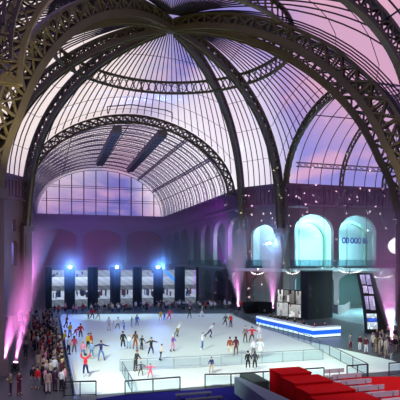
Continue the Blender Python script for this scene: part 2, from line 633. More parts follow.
# ------------------------------------------------------------------ walls
def wall(name, p0, p1, z0, z1, thick, openings, m, label, n_side=1):
    """openings: (s0, s1, zb, zspring, ztop) along the wall; thickness goes to the left of p0->p1 times n_side"""
    p0, p1 = Vector(p0), Vector(p1)
    d = (p1 - p0); L = d.length; d.normalize()
    nv = Vector((-d.y, d.x, 0)) * thick * n_side
    br = {0.0, L}
    for s0, s1, zb, zs, zt in openings:
        for k in range(17):
            br.add(round(s0 + (s1 - s0) * (1 - math.cos(PI * k / 16)) / 2, 4))
    br = sorted(br)
    mb = MB()

    def top(o, s):
        s0, s1, zb, zs, zt = o
        if zt <= zs:
            return zs
        q = max(0.0, 1 - ((s - (s0 + s1) / 2) / ((s1 - s0) / 2)) ** 2)
        return zs + (zt - zs) * math.sqrt(q)

    def Q(s, z, back):
        return p0 + d * s + Vector((0, 0, z)) + (nv if back else Vector((0, 0, 0)))

    def addq(pts):
        b = len(mb.v)
        mb.v.extend(tuple(p) for p in pts)
        mb.f.append(tuple(range(b, b + 4)))
    for a, b in zip(br, br[1:]):
        mid = (a + b) / 2
        vs = sorted([o for o in openings if o[0] < mid < o[1]], key=lambda o: o[2])
        la = lb = z0
        for o in vs:
            if o[2] > la + 1e-3 or o[2] > lb + 1e-3:
                for bk in (0, 1):
                    addq([Q(a, la, bk), Q(b, lb, bk), Q(b, o[2], bk), Q(a, o[2], bk)])
                addq([Q(a, o[2], 0), Q(b, o[2], 0), Q(b, o[2], 1), Q(a, o[2], 1)])
            la, lb = top(o, a), top(o, b)
            addq([Q(a, la, 0), Q(b, lb, 0), Q(b, lb, 1), Q(a, la, 1)])
        for bk in (0, 1):
            addq([Q(a, la, bk), Q(b, lb, bk), Q(b, z1, bk), Q(a, z1, bk)])
        addq([Q(a, z1, 0), Q(b, z1, 0), Q(b, z1, 1), Q(a, z1, 1)])
    for s, zlist in ((0, None), (L, None)):
        addq([Q(s, z0, 0), Q(s, z1, 0), Q(s, z1, 1), Q(s, z0, 1)])
    for o in openings:
        for s in (o[0], o[1]):
            addq([Q(s, o[2], 0), Q(s, o[3], 0), Q(s, o[3], 1), Q(s, o[2], 1)])
    me = bpy.data.meshes.new(name)
    me.from_pydata(mb.v, [], mb.f)
    me.materials.append(M[m])
    ob = bpy.data.objects.new(name, me)
    COL.objects.link(ob)
    ob['kind'] = 'structure'
    ob['label'] = label
    return ob


def cornice(name, p0, p1, n_side, label, z0=20.8, z1=25.2, proj=0.7):
    """ribbed frieze with top and bottom mouldings on the room side"""
    p0, p1 = Vector(p0), Vector(p1)
    d = p1 - p0; L = d.length; d.normalize()
    n = Vector((-d.y, d.x, 0)) * n_side
    mb = MB()
    def seg(s0, s1, a, b, zz0, zz1):
        q = [p0 + d * s0 - n * a, p0 + d * s1 - n * a, p0 + d * s1 - n * b, p0 + d * s0 - n * b]
        mb.quad_strip([[v + Vector((0, 0, zz0)) for v in q], [v + Vector((0, 0, zz1)) for v in q]])
    seg(0, L, 0.01, proj, z1 - .6, z1)
    seg(0, L, 0.01, proj * .7, z1 - 1.0, z1 - .6)
    seg(0, L, 0.01, proj * .25, z0 + .5, z1 - 1.0)
    seg(0, L, 0.01, proj * .6, z0, z0 + .5)
    k = int(L / 0.9)
    for i in range(k):
        s = (i + .5) * L / k
        seg(s - .12, s + .12, proj * .25, proj * .5, z0 + .5, z1 - 1.0)
    struct(mb, name, 'cornice', label)


BALZ = 8.3
# right nave wall (X = XR, Y from far pier to the gable)
bays = 7
bl = (YEND - YF) / bays
ops = []
for i in range(bays):
    s0, s1 = i * bl + 1.0, (i + 1) * bl - 1.0
    ops += [(s0, s1, 0.0, 5.2, 7.4), (s0, s1, BALZ + .5, 15.5, 19.3)]
wall('wall_right', (XR, YF, 0), (XR, YEND, 0), 0, 25, 1.0, ops, 'stone', 'arcaded right wall of the far nave', -1)
cornice('wall_right_cornice', (XR, YF, 0), (XR, YEND, 0), -1, 'ribbed mauve cornice of the right nave wall')
wall('wall_left', (XL, YF, 0), (XL, YEND, 0), 0, 25, 1.0, [], 'stone', 'arcaded left wall of the far nave', 1)
cornice('wall_left_cornice', (XL, YF, 0), (XL, YEND, 0), 1, 'ribbed cornice of the left nave wall')
# gable wall with three flat arches
gw = XR - XL
ops = [(gw * i / 3 + 1.0, gw * (i + 1) / 3 - 1.0, BALZ, 17.2, 20.2) for i in range(3)]
wall('wall_far', (XL, YEND, 0), (XR, YEND, 0), 0, 25, 1.2, ops, 'stone', 'mauve end wall under the gable window', 1)
cornice('wall_far_cornice', (XL, YEND, 0), (XR, YEND, 0), 1, 'dark frieze under the gable window')
mb = MB(); mb.box((XL, YEND + 2.4, 0), (XR, YEND + 2.8, 25)); struct(mb, 'wall_far_panel', 'dark_red', 'dark red recess behind the end wall arches')
# chamfer walls
def chamfer(name, ka, kb, label, side, openings=None):
    a, b = C0 + PIERS[ka], C0 + PIERS[kb]
    L = (b - a).length
    wall(name, a, b, 0, 25, .8, [(1.9, L - 1.9, 0, 5.2, 7.0), (1.9, L - 1.9, BALZ + .5, 15.0, 17.2)] if openings is None else openings, 'stone', label, side)
    cornice(name + '_cornice', a, b, side, 'cornice of the short corner wall')
chamfer('wall_far_right', 'far_right_nave', 'far_right_transept', 'short corner wall between the two far right piers', 1)
chamfer('wall_far_left', 'far_left_nave', 'far_left_transept', 'short corner wall beside the far left pier', -1, [(1.7, 3.4, 9, 12.5, 13.5), (2.0, 3.2, 15.2, 16.2, 17.4)])
chamfer('wall_near_right', 'near_right_nave', 'near_right_transept', 'short corner wall between the near right piers', -1, [])
chamfer('wall_near_left', 'near_left_nave', 'near_left_transept', 'short corner wall between the near left piers', 1, [])
# left transept opening closed by a wall with a glazed gable
wall('wall_transept_left', (CX - EX - .3, CY - EY, 0), (CX - EX - .3, CY + EY, 0), 0, 25, 1.0, [(2, 10, 0, 5.2, 7.4), (14, 22, 0, 5.2, 7.4), (26, 34, 0, 5.2, 7.4)], 'stone', 'wall closing the left side of the crossing', 1)
cornice('wall_transept_left_cornice', (CX - EX - .3, CY - EY, 0), (CX - EX - .3, CY + EY, 0), 1, 'cornice on the left side of the crossing')
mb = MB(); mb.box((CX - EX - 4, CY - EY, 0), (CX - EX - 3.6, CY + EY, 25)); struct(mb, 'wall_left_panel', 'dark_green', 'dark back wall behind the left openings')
mb = MB(); b0_ = len(mb.v)
mb.v.extend((CX - EX - .1, CY + u, z) for u, z in TRP); mb.f.append(tuple(range(len(TRP))))
struct(mb, 'window_2_glass', 'glass', 'half round gable glass on the left side of the crossing')
mb = MB()
for i in range(1, 12):
    u = -EY + 2 * EY * i / 12
    mb.bar((CX - EX - .2, CY + u, 25), (CX - EX - .2, CY + u, prof_z(TRP, u)), .16)
for z in (29, 33):
    mb.bar((CX - EX - .2, CY - 14 + (z - 29) * .7, z), (CX - EX - .2, CY + 14 - (z - 29) * .7, z), .14)
struct(mb, 'window_2_frame', 'bar', 'mullions of the left gable window')
# transept far wall along X at Y = 90
TY = CY + EY
tops = []
for i in range(4):
    s0 = 46.6 + i * 10.2 - (CX + EX)
    tops += [(s0 + .4, s0 + 9.4, 0, 5.5, 7.4)] + ([(s0 + .4, s0 + 9.4, BALZ + .5, 15.6, 19.3)] if i < 2 else [])
wall('wall_transept', (CX + EX, TY, 0), (88, TY, 0), 0, 25, 1.0, tops, 'stone', 'arcaded far wall of the right transept', 1)
cornice('wall_transept_cornice', (CX + EX, TY, 0), (88, TY, 0), 1, 'ribbed mauve cornice of the transept wall')
mb = MB(); mb.box((88, CY - EY, 0), (89, TY, 25)); struct(mb, 'wall_transept_end', 'stone', 'end wall of the transept')

# galleries behind the arcades: floor slab, back wall, soffit
mb = MB(); mb.box((XR + .2, YF, 20.4), (XR + 8.4, YEND, 20.7)); struct(mb, 'ceiling_gallery', 'stone', 'ceiling of the nave gallery')
mb = MB(); mb.box((XR + 1, YEND - .3, 0), (XR + 8.4, YEND, 20.6)); struct(mb, 'wall_gallery', 'stone', 'end wall of the nave gallery')
mb = MB()
mb.box((XR - 1.2, YF + 1.5, BALZ - .5), (XR + 8, YEND, BALZ)); struct(mb, 'floor_gallery', 'stone', 'gallery floor along the nave')
mb = MB(); mb.box((XR + 8, YF - 2, 0), (XR + 8.4, YEND, 24)); struct(mb, 'wall_gallery', 'stone', 'back wall of the nave gallery')
mb = MB()
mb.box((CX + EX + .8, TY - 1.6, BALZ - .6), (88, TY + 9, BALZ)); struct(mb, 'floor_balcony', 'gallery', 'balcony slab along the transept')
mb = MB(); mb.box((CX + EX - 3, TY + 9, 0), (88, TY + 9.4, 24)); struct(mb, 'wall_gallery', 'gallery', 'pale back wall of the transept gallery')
mb = MB(); mb.box((CX + EX + 2, TY + 8.5, 0), (88, TY + 8.8, BALZ - .65)); struct(mb, 'wall_gallery_panel', 'teal_panel', 'grey teal panel added to dim the lower wall behind the bar')  # added panel, coloured darker to tone down the bright back wall
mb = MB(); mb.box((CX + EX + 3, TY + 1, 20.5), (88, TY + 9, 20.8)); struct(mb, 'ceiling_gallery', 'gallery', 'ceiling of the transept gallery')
# corner gallery behind far right chamfer wall
chA, chB = C0 + PIERS['far_right_nave'], C0 + PIERS['far_right_transept']
chD = (chB - chA).normalized(); chN = Vector((-chD.y, chD.x, 0))

def para(mb, p0, p1, off0, off1, z0, z1):
    q = [p0 + chN * off0, p1 + chN * off0, p1 + chN * off1, p0 + chN * off1]
    mb.quad_strip([[v + Vector((0, 0, z0)) for v in q], [v + Vector((0, 0, z1)) for v in q]])
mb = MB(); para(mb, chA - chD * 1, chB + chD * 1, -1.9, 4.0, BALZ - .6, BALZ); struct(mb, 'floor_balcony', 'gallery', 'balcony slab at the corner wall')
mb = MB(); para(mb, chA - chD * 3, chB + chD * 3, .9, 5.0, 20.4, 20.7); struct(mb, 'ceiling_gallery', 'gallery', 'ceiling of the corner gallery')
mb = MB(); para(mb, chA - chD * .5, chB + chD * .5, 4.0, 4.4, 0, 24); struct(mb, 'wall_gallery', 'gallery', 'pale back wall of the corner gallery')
# inner green arches inside the transept gallery
for i in range(3):
    x0 = 46.6 + i * 10.2 + .6
    mb = MB()
    P, N_, Lt = [], [], []
    for k in range(17):
        tt = PI * k / 16
        P.append(Vector((x0 + 5.6 - 4.0 * math.cos(tt), TY + 5, 14.2 + 4.0 * math.sin(tt))))
        N_.append(Vector((math.cos(tt), 0, -math.sin(tt)))); Lt.append(Vector((0, 1, 0)))
    P = [Vector((x0 + 1.6, TY + 5, BALZ))] + P + [Vector((x0 + 9.6, TY + 5, BALZ))]
    N_ = [Vector((1, 0, 0))] + N_ + [Vector((-1, 0, 0))]; Lt = [Lt[0]] + Lt + [Lt[0]]
    mb.sweep(P, N_, Lt, .7, .55)
    struct(mb, 'trim_%d' % (i + 1), 'arch_green', 'green arch inside the transept gallery')


def balustrade(label, p0, p1, z, m_glass='balcony_glass', h=1.7, group='glass balcony fronts', n=8):
    p0, p1 = Vector(p0), Vector(p1)
    t = thing('balcony_front', label, 'balcony railing', (p0.x, p0.y, z), group)
    mb = MB(); mb.bar(p0 + Vector((0, 0, z + h / 2)), p1 + Vector((0, 0, z + h / 2)), .05, h - .15); mb.build('glass_panel', m_glass, t)
    mb = MB(); mb.bar(p0 + Vector((0, 0, z + h)), p1 + Vector((0, 0, z + h)), .12, .08); mb.build('handrail', 'rail', t)
    for i in range(n + 1):
        q = p0.lerp(p1, i / n)
        mb = MB(); mb.bar(q + Vector((0, 0, z)), q + Vector((0, 0, z + h)), .08); mb.build('post', 'rail', t)


balustrade('long glass balcony front below the two bright transept arches', (CX + EX + 1.0, TY - 1.5, 0), (87, TY - 1.5, 0), BALZ, n=20)
balustrade('short glass balcony front at the corner wall between the two far right piers', chA + chD * 1.7 - chN * 1.8, chB - chD * 1.7 - chN * 1.8, BALZ, n=4)
balustrade('glass balcony front along the far nave arcade', (XR - 1.1, YF + 2, 0), (XR - 1.1, YF + 40, 0), BALZ, n=16)

# gable window of the far end
win = vault_profile(WX - 1.3, 40.3, 25, 2.1)
mb = MB()
b0 = len(mb.v)
mb.v.extend((CX + u, YEND + .2, z) for u, z in win)
mb.f.append(tuple(range(b0, b0 + len(win))))
o = struct(mb, 'window_1_glass', 'glass', 'big half round gable window glass')
mb = MB()
def wz(u):
    return prof_z(win, u)
for i in range(1, 11):
    u = -WX + 2 * WX * i / 11
    thick = .6 if i in (4, 8) else .16
    mb.bar((CX + u, YEND, 25), (CX + u, YEND, wz(u)), thick, .3)
for z in (29.6, 30.3, 34.2, 34.8):
    ul = [u for u in (x * .1 for x in range(-220, 221)) if wz(u) > z]
    if ul:
        mb.bar((CX + ul[0], YEND - .05, z), (CX + ul[-1], YEND - .05, z), .14)
struct(mb, 'window_1_frame', 'bar', 'mullions and transoms of the gable window')

# ------------------------------------------------------------------ floors
mb = MB(); mb.box((-60, -20, -.4), (100, 185, 0)); struct(mb, 'floor', 'floor', 'dark concourse floor')
ice_pts = [(v.x, v.y) for v in (at_z(76, 396.5), at_z(419, 369), at_z(390, 360.5), at_z(312, 342.5), at_z(262, 328.5), at_z(237, 317), at_z(232, 313.8), at_z(62, 314.5), at_z(60, 319.5))]
mb = MB()
mb.quad_strip([[Vector((x, y, .004)) for x, y in ice_pts], [Vector((x, y, .05)) for x, y in ice_pts]])
struct(mb, 'ice_floor', 'ice', 'white ice surface of the rink')
FZ = .05
exec_later = []

# ------------------------------------------------------------------ rink rails
def fence(label, pts, n, h=1.1, z=0.0, m='rail', group='rails around the rink', panel=True, w=.055, cat='rink railing', mid=False):
    if m == 'rail_dark':
        w = .075
    pts = [Vector((p[0], p[1], 0)) for p in pts]
    t = thing('rink_railing', label, cat, (pts[0].x, pts[0].y, z), group)
    mb = MB()
    for a, b in zip(pts, pts[1:]):
        mb.bar(a + Vector((0, 0, z + h)), b + Vector((0, 0, z + h)), w * 1.25)
        mb.bar(a + Vector((0, 0, z + .12)), b + Vector((0, 0, z + .12)), w * .8)
        if mid:
            mb.bar(a + Vector((0, 0, z + h * .55)), b + Vector((0, 0, z + h * .55)), w * .8)
    mb.build('rail', m, t)
    tot = sum((b - a).length for a, b in zip(pts, pts[1:]))
    for a, b in zip(pts, pts[1:]):
        k = max(1, int(round(n * (b - a).length / tot)))
        for i in range(k + (1 if b is pts[-1] else 0)):
            q = a.lerp(b, i / k)
            mb = MB(); mb.bar(q + Vector((0, 0, z)), q + Vector((0, 0, z + h)), w); mb.build('post', m, t)
        if panel:
            mb = MB(); mb.bar(a.lerp(b, .002) + Vector((0, 0, z + h * .52)), b.lerp(a, .002) + Vector((0, 0, z + h * .52)), .02, h * .7); mb.build('glass_panel', 'screen_glass', t)
    return t


LB0, LB1 = at_z(73, 396), at_z(59, 319)
fence('long dark rail along the left edge of the ice beside the packed crowd', [LB0, LB0.lerp(LB1, .5), LB1], 26, m='rail_dark', mid=True, panel=False)
fence('rail along the far edge of the ice before the standing row of spectators', [(4.2, 93.9), (35.4, 93.9)], 22)
fence('rail along the right edge of the ice in front of the lit bar', [at_z(231, 315), at_z(262, 327), at_z(310, 345)], 20)
fence('rail running from the bar corner down to the right end of the ice', [at_z(311, 346), at_z(367, 376)], 5)
fence('long thin rail crossing the near part of the ice', [at_z(120, 372), at_z(200, 368), at_z(262, 364), at_z(323, 360)], 9, m='rail_pale')
fence('short dark gate rail at the lower left beside the blue carpet', [at_z(64, 397), at_z(96, 396)], 2, m='rail_dark')
fence('dark gate rail on the near ice edge before the two children', [at_z(125, 396), at_z(180, 391.5)], 2, m='rail_dark')
fence('slanting side rail joining the near gate to the long thin rail', [at_z(132, 393.5), at_z(122, 374)], 3)
fence('dark rail on the near ice edge between blue carpet and red blocks', [at_z(205, 388.5), at_z(231, 388), at_z(324, 381)], 4, m='rail_dark')
fence('small dark gate rail behind the red carpet', [at_z(347, 379), at_z(368, 377)], 2, m='rail_dark')
fence('dark rail behind the red carpet at the right edge of the picture', [at_z(389, 376), at_z(412, 374)], 2, m='rail_dark')

mb = MB(); mb.box((46.5, 66, .001), (87.5, 89.5, .012)); struct(mb, 'floor_transept', 'pale_floor', 'pale polished floor of the transept')
for i, px in enumerate((299, 324, 347, 366.5, 383)):
    x = x_at(px, 88.0)
    mb = MB(); mb.tube([(x, 88, 8.0), (x, 88, 24.9)], .05, 6)
    tag(mb.build('hanging_cable', 'rail_dark'), '%s thin dark cable hanging before the right transept wall, counted from the left' % ORD[i], 'cable', 'cables before the transept wall')

# ------------------------------------------------------------------ carpets, blocks and benches near the camera
def slab_poly(name, pts, z0, z1, m, parent=None):
    mb = MB()
    mb.quad_strip([[Vector((p[0], p[1], z0)) for p in pts], [Vector((p[0], p[1], z1)) for p in pts]])
    return mb.build(name, m, parent)


o = slab_poly('blue_carpet', [at_z(96, 399.5), at_z(137, 393.5), at_z(197, 390.5), at_z(240, 386.5), (13.2, 30), (13.2, 22), (3.2, 22)], .005, .06, 'blue')
tag(o, 'deep blue carpet spread at the near edge of the ice', 'carpet')
o = slab_poly('red_carpet', [at_z(312, 384), at_z(350, 378), at_z(392, 377), at_z(440, 381), (30, 22), (17.9, 22), (17.9, 33)], .005, .06, 'red')
tag(o, 'bright red carpet spread behind the grey benches', 'carpet')
for i in range(5):
    y1 = 33.5 - 2.0 * i
    z = 2.0 - .16 * i
    t = thing('red_block', ['farthest red carpeted block, its dark red end facing the ice corner', 'second red carpeted block from the ice', 'third red carpeted block from the ice', 'fourth red carpeted block from the ice',
                            'nearest red carpeted block, cut by the bottom edge'][i], 'seating block', (16.6, y1 - 1, 0), 'red carpeted seating blocks')
    mb = MB(); mb.box((15.5, y1 - 1.9, 0), (17.85 + .45 * i, y1, z)); mb.build('block_body', 'red', t)
    mb = MB(); mb.box((15.45, y1 - 1.93, z), (17.9 + .45 * i, y1 + .03, z + .06)); mb.build('top_panel', 'red', t)
for i, (px, py) in enumerate([(331, 381.5), (339, 387.5), (348, 394), (360, 401), (374, 408)]):
    p = at_z(px, py, .06)
    t = thing('bench', ['farthest grey bench on the red carpet', 'second grey bench from the ice', 'third grey bench from the ice', 'fourth grey bench from the ice', 'nearest grey bench on the red carpet'][i], 'bench', (p.x, p.y, .06), 'grey benches on the red carpet')
    L = 2.6 if i else 1.8
    mb = MB(); mb.box((p.x - .4, p.y - .22, .48), (p.x + L - .4, p.y + .22, .56)); mb.build('seat', 'bench', t)
    mb = MB(); mb.box((p.x - .4, p.y + .24, .68), (p.x + L - .4, p.y + .30, 1.02)); mb.build('backrest', 'bench', t)
    for q in (.0, L - .9):
        for yy in (-.18, .18):
            mb = MB(); mb.box((p.x + q - .03, p.y + yy - .03, .062), (p.x + q + .03, p.y + yy + .03, .48)); mb.build('leg', 'rail', t)
        mb = MB(); mb.bar((p.x + q, p.y + .2, .5), (p.x + q, p.y + .27, 1.0), .05); mb.build('back_support', 'rail', t)
# dark bin with slanted slate parapet between blue and red
t = thing('ramp_box', 'dark green grey box with a slanting slate side beside the red blocks', 'ramp', (13.6, 34, 0))
c0, c1 = at_z(235, 389), at_z(268, 388)
mb = MB(); mb.quad_strip([[Vector((c0.x + .2, 35.8, .06)), Vector((15.3, 35.8, .06)), Vector((15.3, 33.2, .06)), Vector((c0.x + .2, 33.2, .06))],
                          [Vector((c0.x + .2, 35.8, 1.25)), Vector((15.3, 35.8, 1.25)), Vector((15.3, 33.2, 1.25)), Vector((c0.x + .2, 33.2, 1.25))]])
mb.build('box_body', 'dark_green', t)
mb = MB(); mb.quad_strip([[Vector((13.25, 34.8, .08)), Vector((13.6, 34.8, .08)), Vector((13.6, 34.8, 1.3)), Vector((13.25, 34.8, 1.3))],
                          [Vector((13.25, 25, .08)), Vector((15.4, 25, .08)), Vector((15.4, 25, 1.0)), Vector((13.25, 25, 1.0))]])
mb.build('side_panel', 'slate', t)
for i, (px, py) in enumerate([(176, 401), (186, 406)]):
    p = at_z(px, py, .06)
    t = thing('bench', ['farther low grey bench on the blue carpet', 'nearer low grey bench on the blue carpet'][i], 'bench', (p.x, p.y, .06), 'grey benches on the blue carpet')
    mb = MB(); mb.box((p.x, p.y - .2, .44), (p.x + 2.6, p.y + .2, .52)); mb.build('seat', 'bench_dark', t)
    for q in (.2, 2.4):
        mb = MB(); mb.box((p.x + q - .04, p.y - .16, .062), (p.x + q + .04, p.y + .16, .44)); mb.build('leg', 'rail_dark', t)

# ------------------------------------------------------------------ lit bar counter
b0, b1, b2 = at_z(256, 324.5), at_z(313, 338.5), at_z(341, 336.5)
back = Vector((math.cos(0.05), 0, 0))
def bar_band(t, name, m, z0, z1, inset, depth):
    mb = MB()
    d01 = (b1 - b0).normalized(); d12 = (b2 - b1).normalized()
    n01 = Vector((-d01.y, d01.x, 0)); n12 = Vector((-d12.y, d12.x, 0))
    if n01.x < 0: n01 = -n01
    if n12.y < 0: n12 = -n12
    def path(off):
        q0 = b0 + n01 * off
        q2 = b2 + n12 * off
        den = d01.x * d12.y - d01.y * d12.x
        r = q2 - q0
        s = (r.x * d12.y - r.y * d12.x) / den
        return [q0, q0 + d01 * s, q2]
    A, B = path(inset), path(inset + depth)
    rings = []
    for p, q in zip(A, B):
        rings.append([Vector((p.x, p.y, z0)), Vector((q.x, q.y, z0)), Vector((q.x, q.y, z1)), Vector((p.x, p.y, z1))])
    mb.quad_strip(rings)
    return mb.build(name, m, t)


t = thing('bar_counter', 'long white bar counter with a glowing blue front beside the ice', 'bar counter', (b1.x, b1.y, 0))
bar_band(t, 'plinth', 'slab', 0.0, .1, .2, .5)
bar_band(t, 'lower_light_panel', 'white_light', .1, .42, .08, .5)
bar_band(t, 'blue_light_panel', 'blue_light', .42, .98, .06, .5)
bar_band(t, 'upper_panel', 'white_light', .98, 1.3, .04, .5)
bar_band(t, 'counter_top', 'white', 1.3, 1.38, -.05, .95)


def corner_box(mb, A, B, C, z0, z1, lean=(0, 0)):
    D = A + (C - B)
    l = Vector((lean[0], lean[1], 0))
    mb.quad_strip([[Vector((p.x, p.y, z0)) for p in (A, B, C, D)], [Vector((p.x, p.y, z1)) + l for p in (A, B, C, D)]])


# ------------------------------------------------------------------ pictures shown on screens
def vcol_emit(name, strength):
    m, nt, out = new_mat(name)
    a = nt.nodes.new('ShaderNodeVertexColor'); a.layer_name = 'picture'
    e = nt.nodes.new('ShaderNodeEmission'); e.inputs['Strength'].default_value = strength
    nt.links.new(a.outputs['Color'], e.inputs['Color']); nt.links.new(e.outputs[0], out.inputs['Surface'])
    return m


M['video'] = vcol_emit('video_picture', 1.25)


def screen(name, parent, o, ux, uz, nx, nz, fn):
    """grid of lit pixels from corner o along ux and uz"""
    o, ux, uz = Vector(o), Vector(ux), Vector(uz)
    vs = [o + ux * (i / nx) + uz * (j / nz) for j in range(nz + 1) for i in range(nx + 1)]
    fs = [(j * (nx + 1) + i, j * (nx + 1) + i + 1, (j + 1) * (nx + 1) + i + 1, (j + 1) * (nx + 1) + i) for j in range(nz) for i in range(nx)]
    me = bpy.data.meshes.new(name)
    me.from_pydata(vs, [], fs)
    me.materials.append(M['video'])
    ca = me.color_attributes.new('picture', 'FLOAT_COLOR', 'CORNER')
    k = 0
    for j in range(nz):
        for i in range(nx):
            c = lin(fn((i + .5) / nx, (j + .5) / nz))
            for _ in range(4):
                ca.data[k].color = c
                k += 1
    ob = bpy.data.objects.new(name, me)
    COL.objects.link(ob)
    if parent is not None:
        ob.parent = parent
        ob.matrix_parent_inverse = Matrix.Translation(-Vector(parent.location))
    return ob


def rink_picture(seed, style):
    r = random.Random(seed)
    figs = [(r.uniform(.05, .95), r.uniform(.30, .40), r.uniform(.12, .2), r.choice([(30, 30, 40), (40, 36, 50), (90, 40, 50), (50, 60, 90), (24, 24, 30)])) for _ in range(style[0])]
    top = [(r.uniform(.05, .95), r.uniform(.82, .97), r.uniform(.04, .08), (60, 70, 110)) for _ in range(style[1])]

    def fn(u, v):
        k = .45 + .55 * style[2]
        if v > .8: g = 120 + 30 * k
        elif v > .56: g = 125 + (v - .5) * 330 * k
        elif v > .43: g = 92
        elif v > .2: g = 125 + 55 * k
        else: g = 100
        g += 8 * math.sin(v * 40 + u * 9 + seed)
        c = (g * .98, g, g * 1.06)
        for fx, fz, h, col in figs + top:
            if abs(u - fx) < .065 and fz - h / 2 < v < fz + h / 2:
                c = col
        if style[3] and .62 < v < .98 and abs(v - (1.05 - u * .35)) < .07:
            c = (70, 140, 220)
        if style[4] and u > .75 and v > .3:
            c = (c[0] * 1.05, c[1] * .85, c[2] * 1.1)
        c = (c[0] * .93, c[1] * .99, c[2] * 1.06)
        return tuple(max(0, min(255, x)) for x in c)
    return fn


BY = 104.0


BAN = [(52, 64.2), (75.2, 87.5), (98, 110), (120.6, 132.6), (142, 153.3), (163, 174.5), (185, 196)]
BANL = ['leftmost tall video banner on the black screen wall, showing skaters on white ice', 'second tall video banner from the left, showing a bright row of skaters', 'third tall video banner from the left, mostly plain grey ice',
        'fourth tall video banner, showing a small red skater', 'fifth tall video banner, showing a crowd of dark skaters', 'sixth tall video banner, crossed by a blue streak at its top', 'rightmost tall video banner with a pinkish edge']
STY = [(7, 5, 1, 0, 0), (9, 4, 1, 0, 0), (4, 0, .4, 0, 0), (6, 0, .3, 0, 0), (9, 2, .5, 0, 0), (3, 0, .1, 1, 0), (8, 0, .2, 0, 1)]
for i, (p0, p1) in enumerate(BAN):
    x0, x1 = x_at(p0, BY), x_at(p1, BY)
    dep = x0 * math.sin(YAW) + BY * math.cos(YAW)
    z1 = CAMZ - (270 - 260) * dep / 500
    t = thing('video_banner', BANL[i], 'video screen', ((x0 + x1) / 2, BY, 0), 'tall video banners on the black wall')
    screen('screen', t, (x0, BY, .6), (x1 - x0, 0, 0), (0, 0, z1 - .6), 14, 46, rink_picture(11 + i, STY[i]))
    mb = MB()
    mb.box((x0 - .06, BY - .02, .5), (x0, BY + .3, z1 + .06)); mb.box((x1, BY - .02, .5), (x1 + .06, BY + .3, z1 + .06))
    mb.box((x0, BY - .02, z1), (x1, BY + .3, z1 + .06)); mb.box((x0, BY - .02, .5), (x1, BY + .3, .6))
    mb.box((x0, BY + .2, .6), (x1, BY + .3, z1))
    mb.build('bezel_frame', 'slab', t)
    mb = MB(); mb.box((x0 + .2, BY + .02, 0), (x0 + .4, BY + .28, .5)); mb.box((x1 - .4, BY + .02, 0), (x1 - .2, BY + .28, .5)); mb.build('foot', 'slab', t)
edges = [45] + [e for b in BAN for e in b] + [199]
for i in range(0, len(edges), 2):
    x0, x1 = x_at(edges[i], BY), x_at(edges[i + 1], BY)
    zt = 8.45
    pos = ['left of all the video banners'] + ['between the %s and %s video banners' % (ORD[k], ORD[k + 1]) for k in range(6)] + ['right of all the video banners']
    t = thing('black_drape', 'tall black drape hanging ' + pos[i // 2], 'drape', ((x0 + x1) / 2, BY, 0), 'black drapes of the screen wall')
    mb = MB()
    n = 26
    top_, bot = [], []
    for k in range(n + 1):
        x = x0 + .08 + (x1 - x0 - .16) * k / n
        y = BY + .15 + .10 * math.sin(k * 1.9)
        bot.append((x, y)); 
    rings = [[Vector((x, y, z)) for z in (.02, zt)] + [Vector((x, y + .04, z)) for z in (zt, .02)] for x, y in bot]
    mb.quad_strip(rings)
    mb.build('cloth', 'black', t, True)
    mb = MB(); mb.bar((x0 + .02, BY + .4, zt + .05), (x1 - .02, BY + .4, zt + .05), .08); mb.build('top_rail', 'rail_dark', t)

# ------------------------------------------------------------------ dark towers with screens behind the bar
A_, B_, C_ = at_z(300.5, 317), at_z(308, 320), at_z(332.5, 317.5)
t = thing('black_tower', 'tall black box tower standing behind the bar', 'tower', (B_.x, B_.y, 0))
mb = MB(); corner_box(mb, A_, B_, C_, 0, 8.0); mb.build('tower_body', 'slab', t)
mb = MB(); corner_box(mb, A_ + Vector((-.1, 0, 0)), B_ + Vector((0, -.1, 0)), C_ + Vector((.1, 0, 0)), 8.0, 8.2); mb.build('top_cap', 'lamp_body', t)
VA, VB = at_z(276.5, 318.5), at_z(301.5, 320)
t = thing('video_wall', 'cluster of five tilted video screens left of the black tower', 'video wall', (VA.x, VA.y, 0))
du = VB - VA
nb = Vector((-du.y, du.x, 0)).normalized()
if nb.y < 0: nb = -nb
mb = MB()
q = [VA + nb * .05, VB + nb * .05, VB + nb * .35, VA + nb * .35]
mb.quad_strip([[v + Vector((0, 0, 0)) for v in q], [v + Vector((0, 0, 5.0)) for v in q]])
mb.build('backing_panel', 'lamp_body', t)
def photo(seed, base, dark):
    r = random.Random(seed)
    bl_ = [(r.random(), r.random(), r.uniform(.08, .2), r.choice(dark)) for _ in range(7)]
    def fn(u, v):
        c = tuple(b * (0.75 + .25 * v) for b in base)
        for x, y, s, col in bl_:
            if abs(u - x) < s * .6 and abs(v - y) < s * 1.4:
                c = col
        return c
    return fn
for u0, u1, z0, z1, base, dark in [(.05, .27, 2.9, 4.95, (215, 215, 215), [(40, 40, 44), (90, 90, 92)]), (.31, .72, 2.7, 4.9, (120, 116, 116), [(30, 28, 30), (190, 190, 190), (60, 58, 60)]),
                                   (.78, .98, 2.6, 4.8, (170, 168, 168), [(50, 48, 50), (100, 98, 98)]), (.02, .46, .5, 2.75, (190, 194, 196), [(150, 155, 158), (120, 124, 128)]), (.5, .97, .4, 2.5, (170, 172, 172), [(120, 90, 90), (200, 204, 206)])]:
    o_ = VA + du * u0 - nb * .03 + Vector((0, 0, z0))
    screen('screen', t, o_, du * (u1 - u0), (0, 0, z1 - z0), 14, 18, photo(int(u0 * 100 + z0 * 7), base, dark))

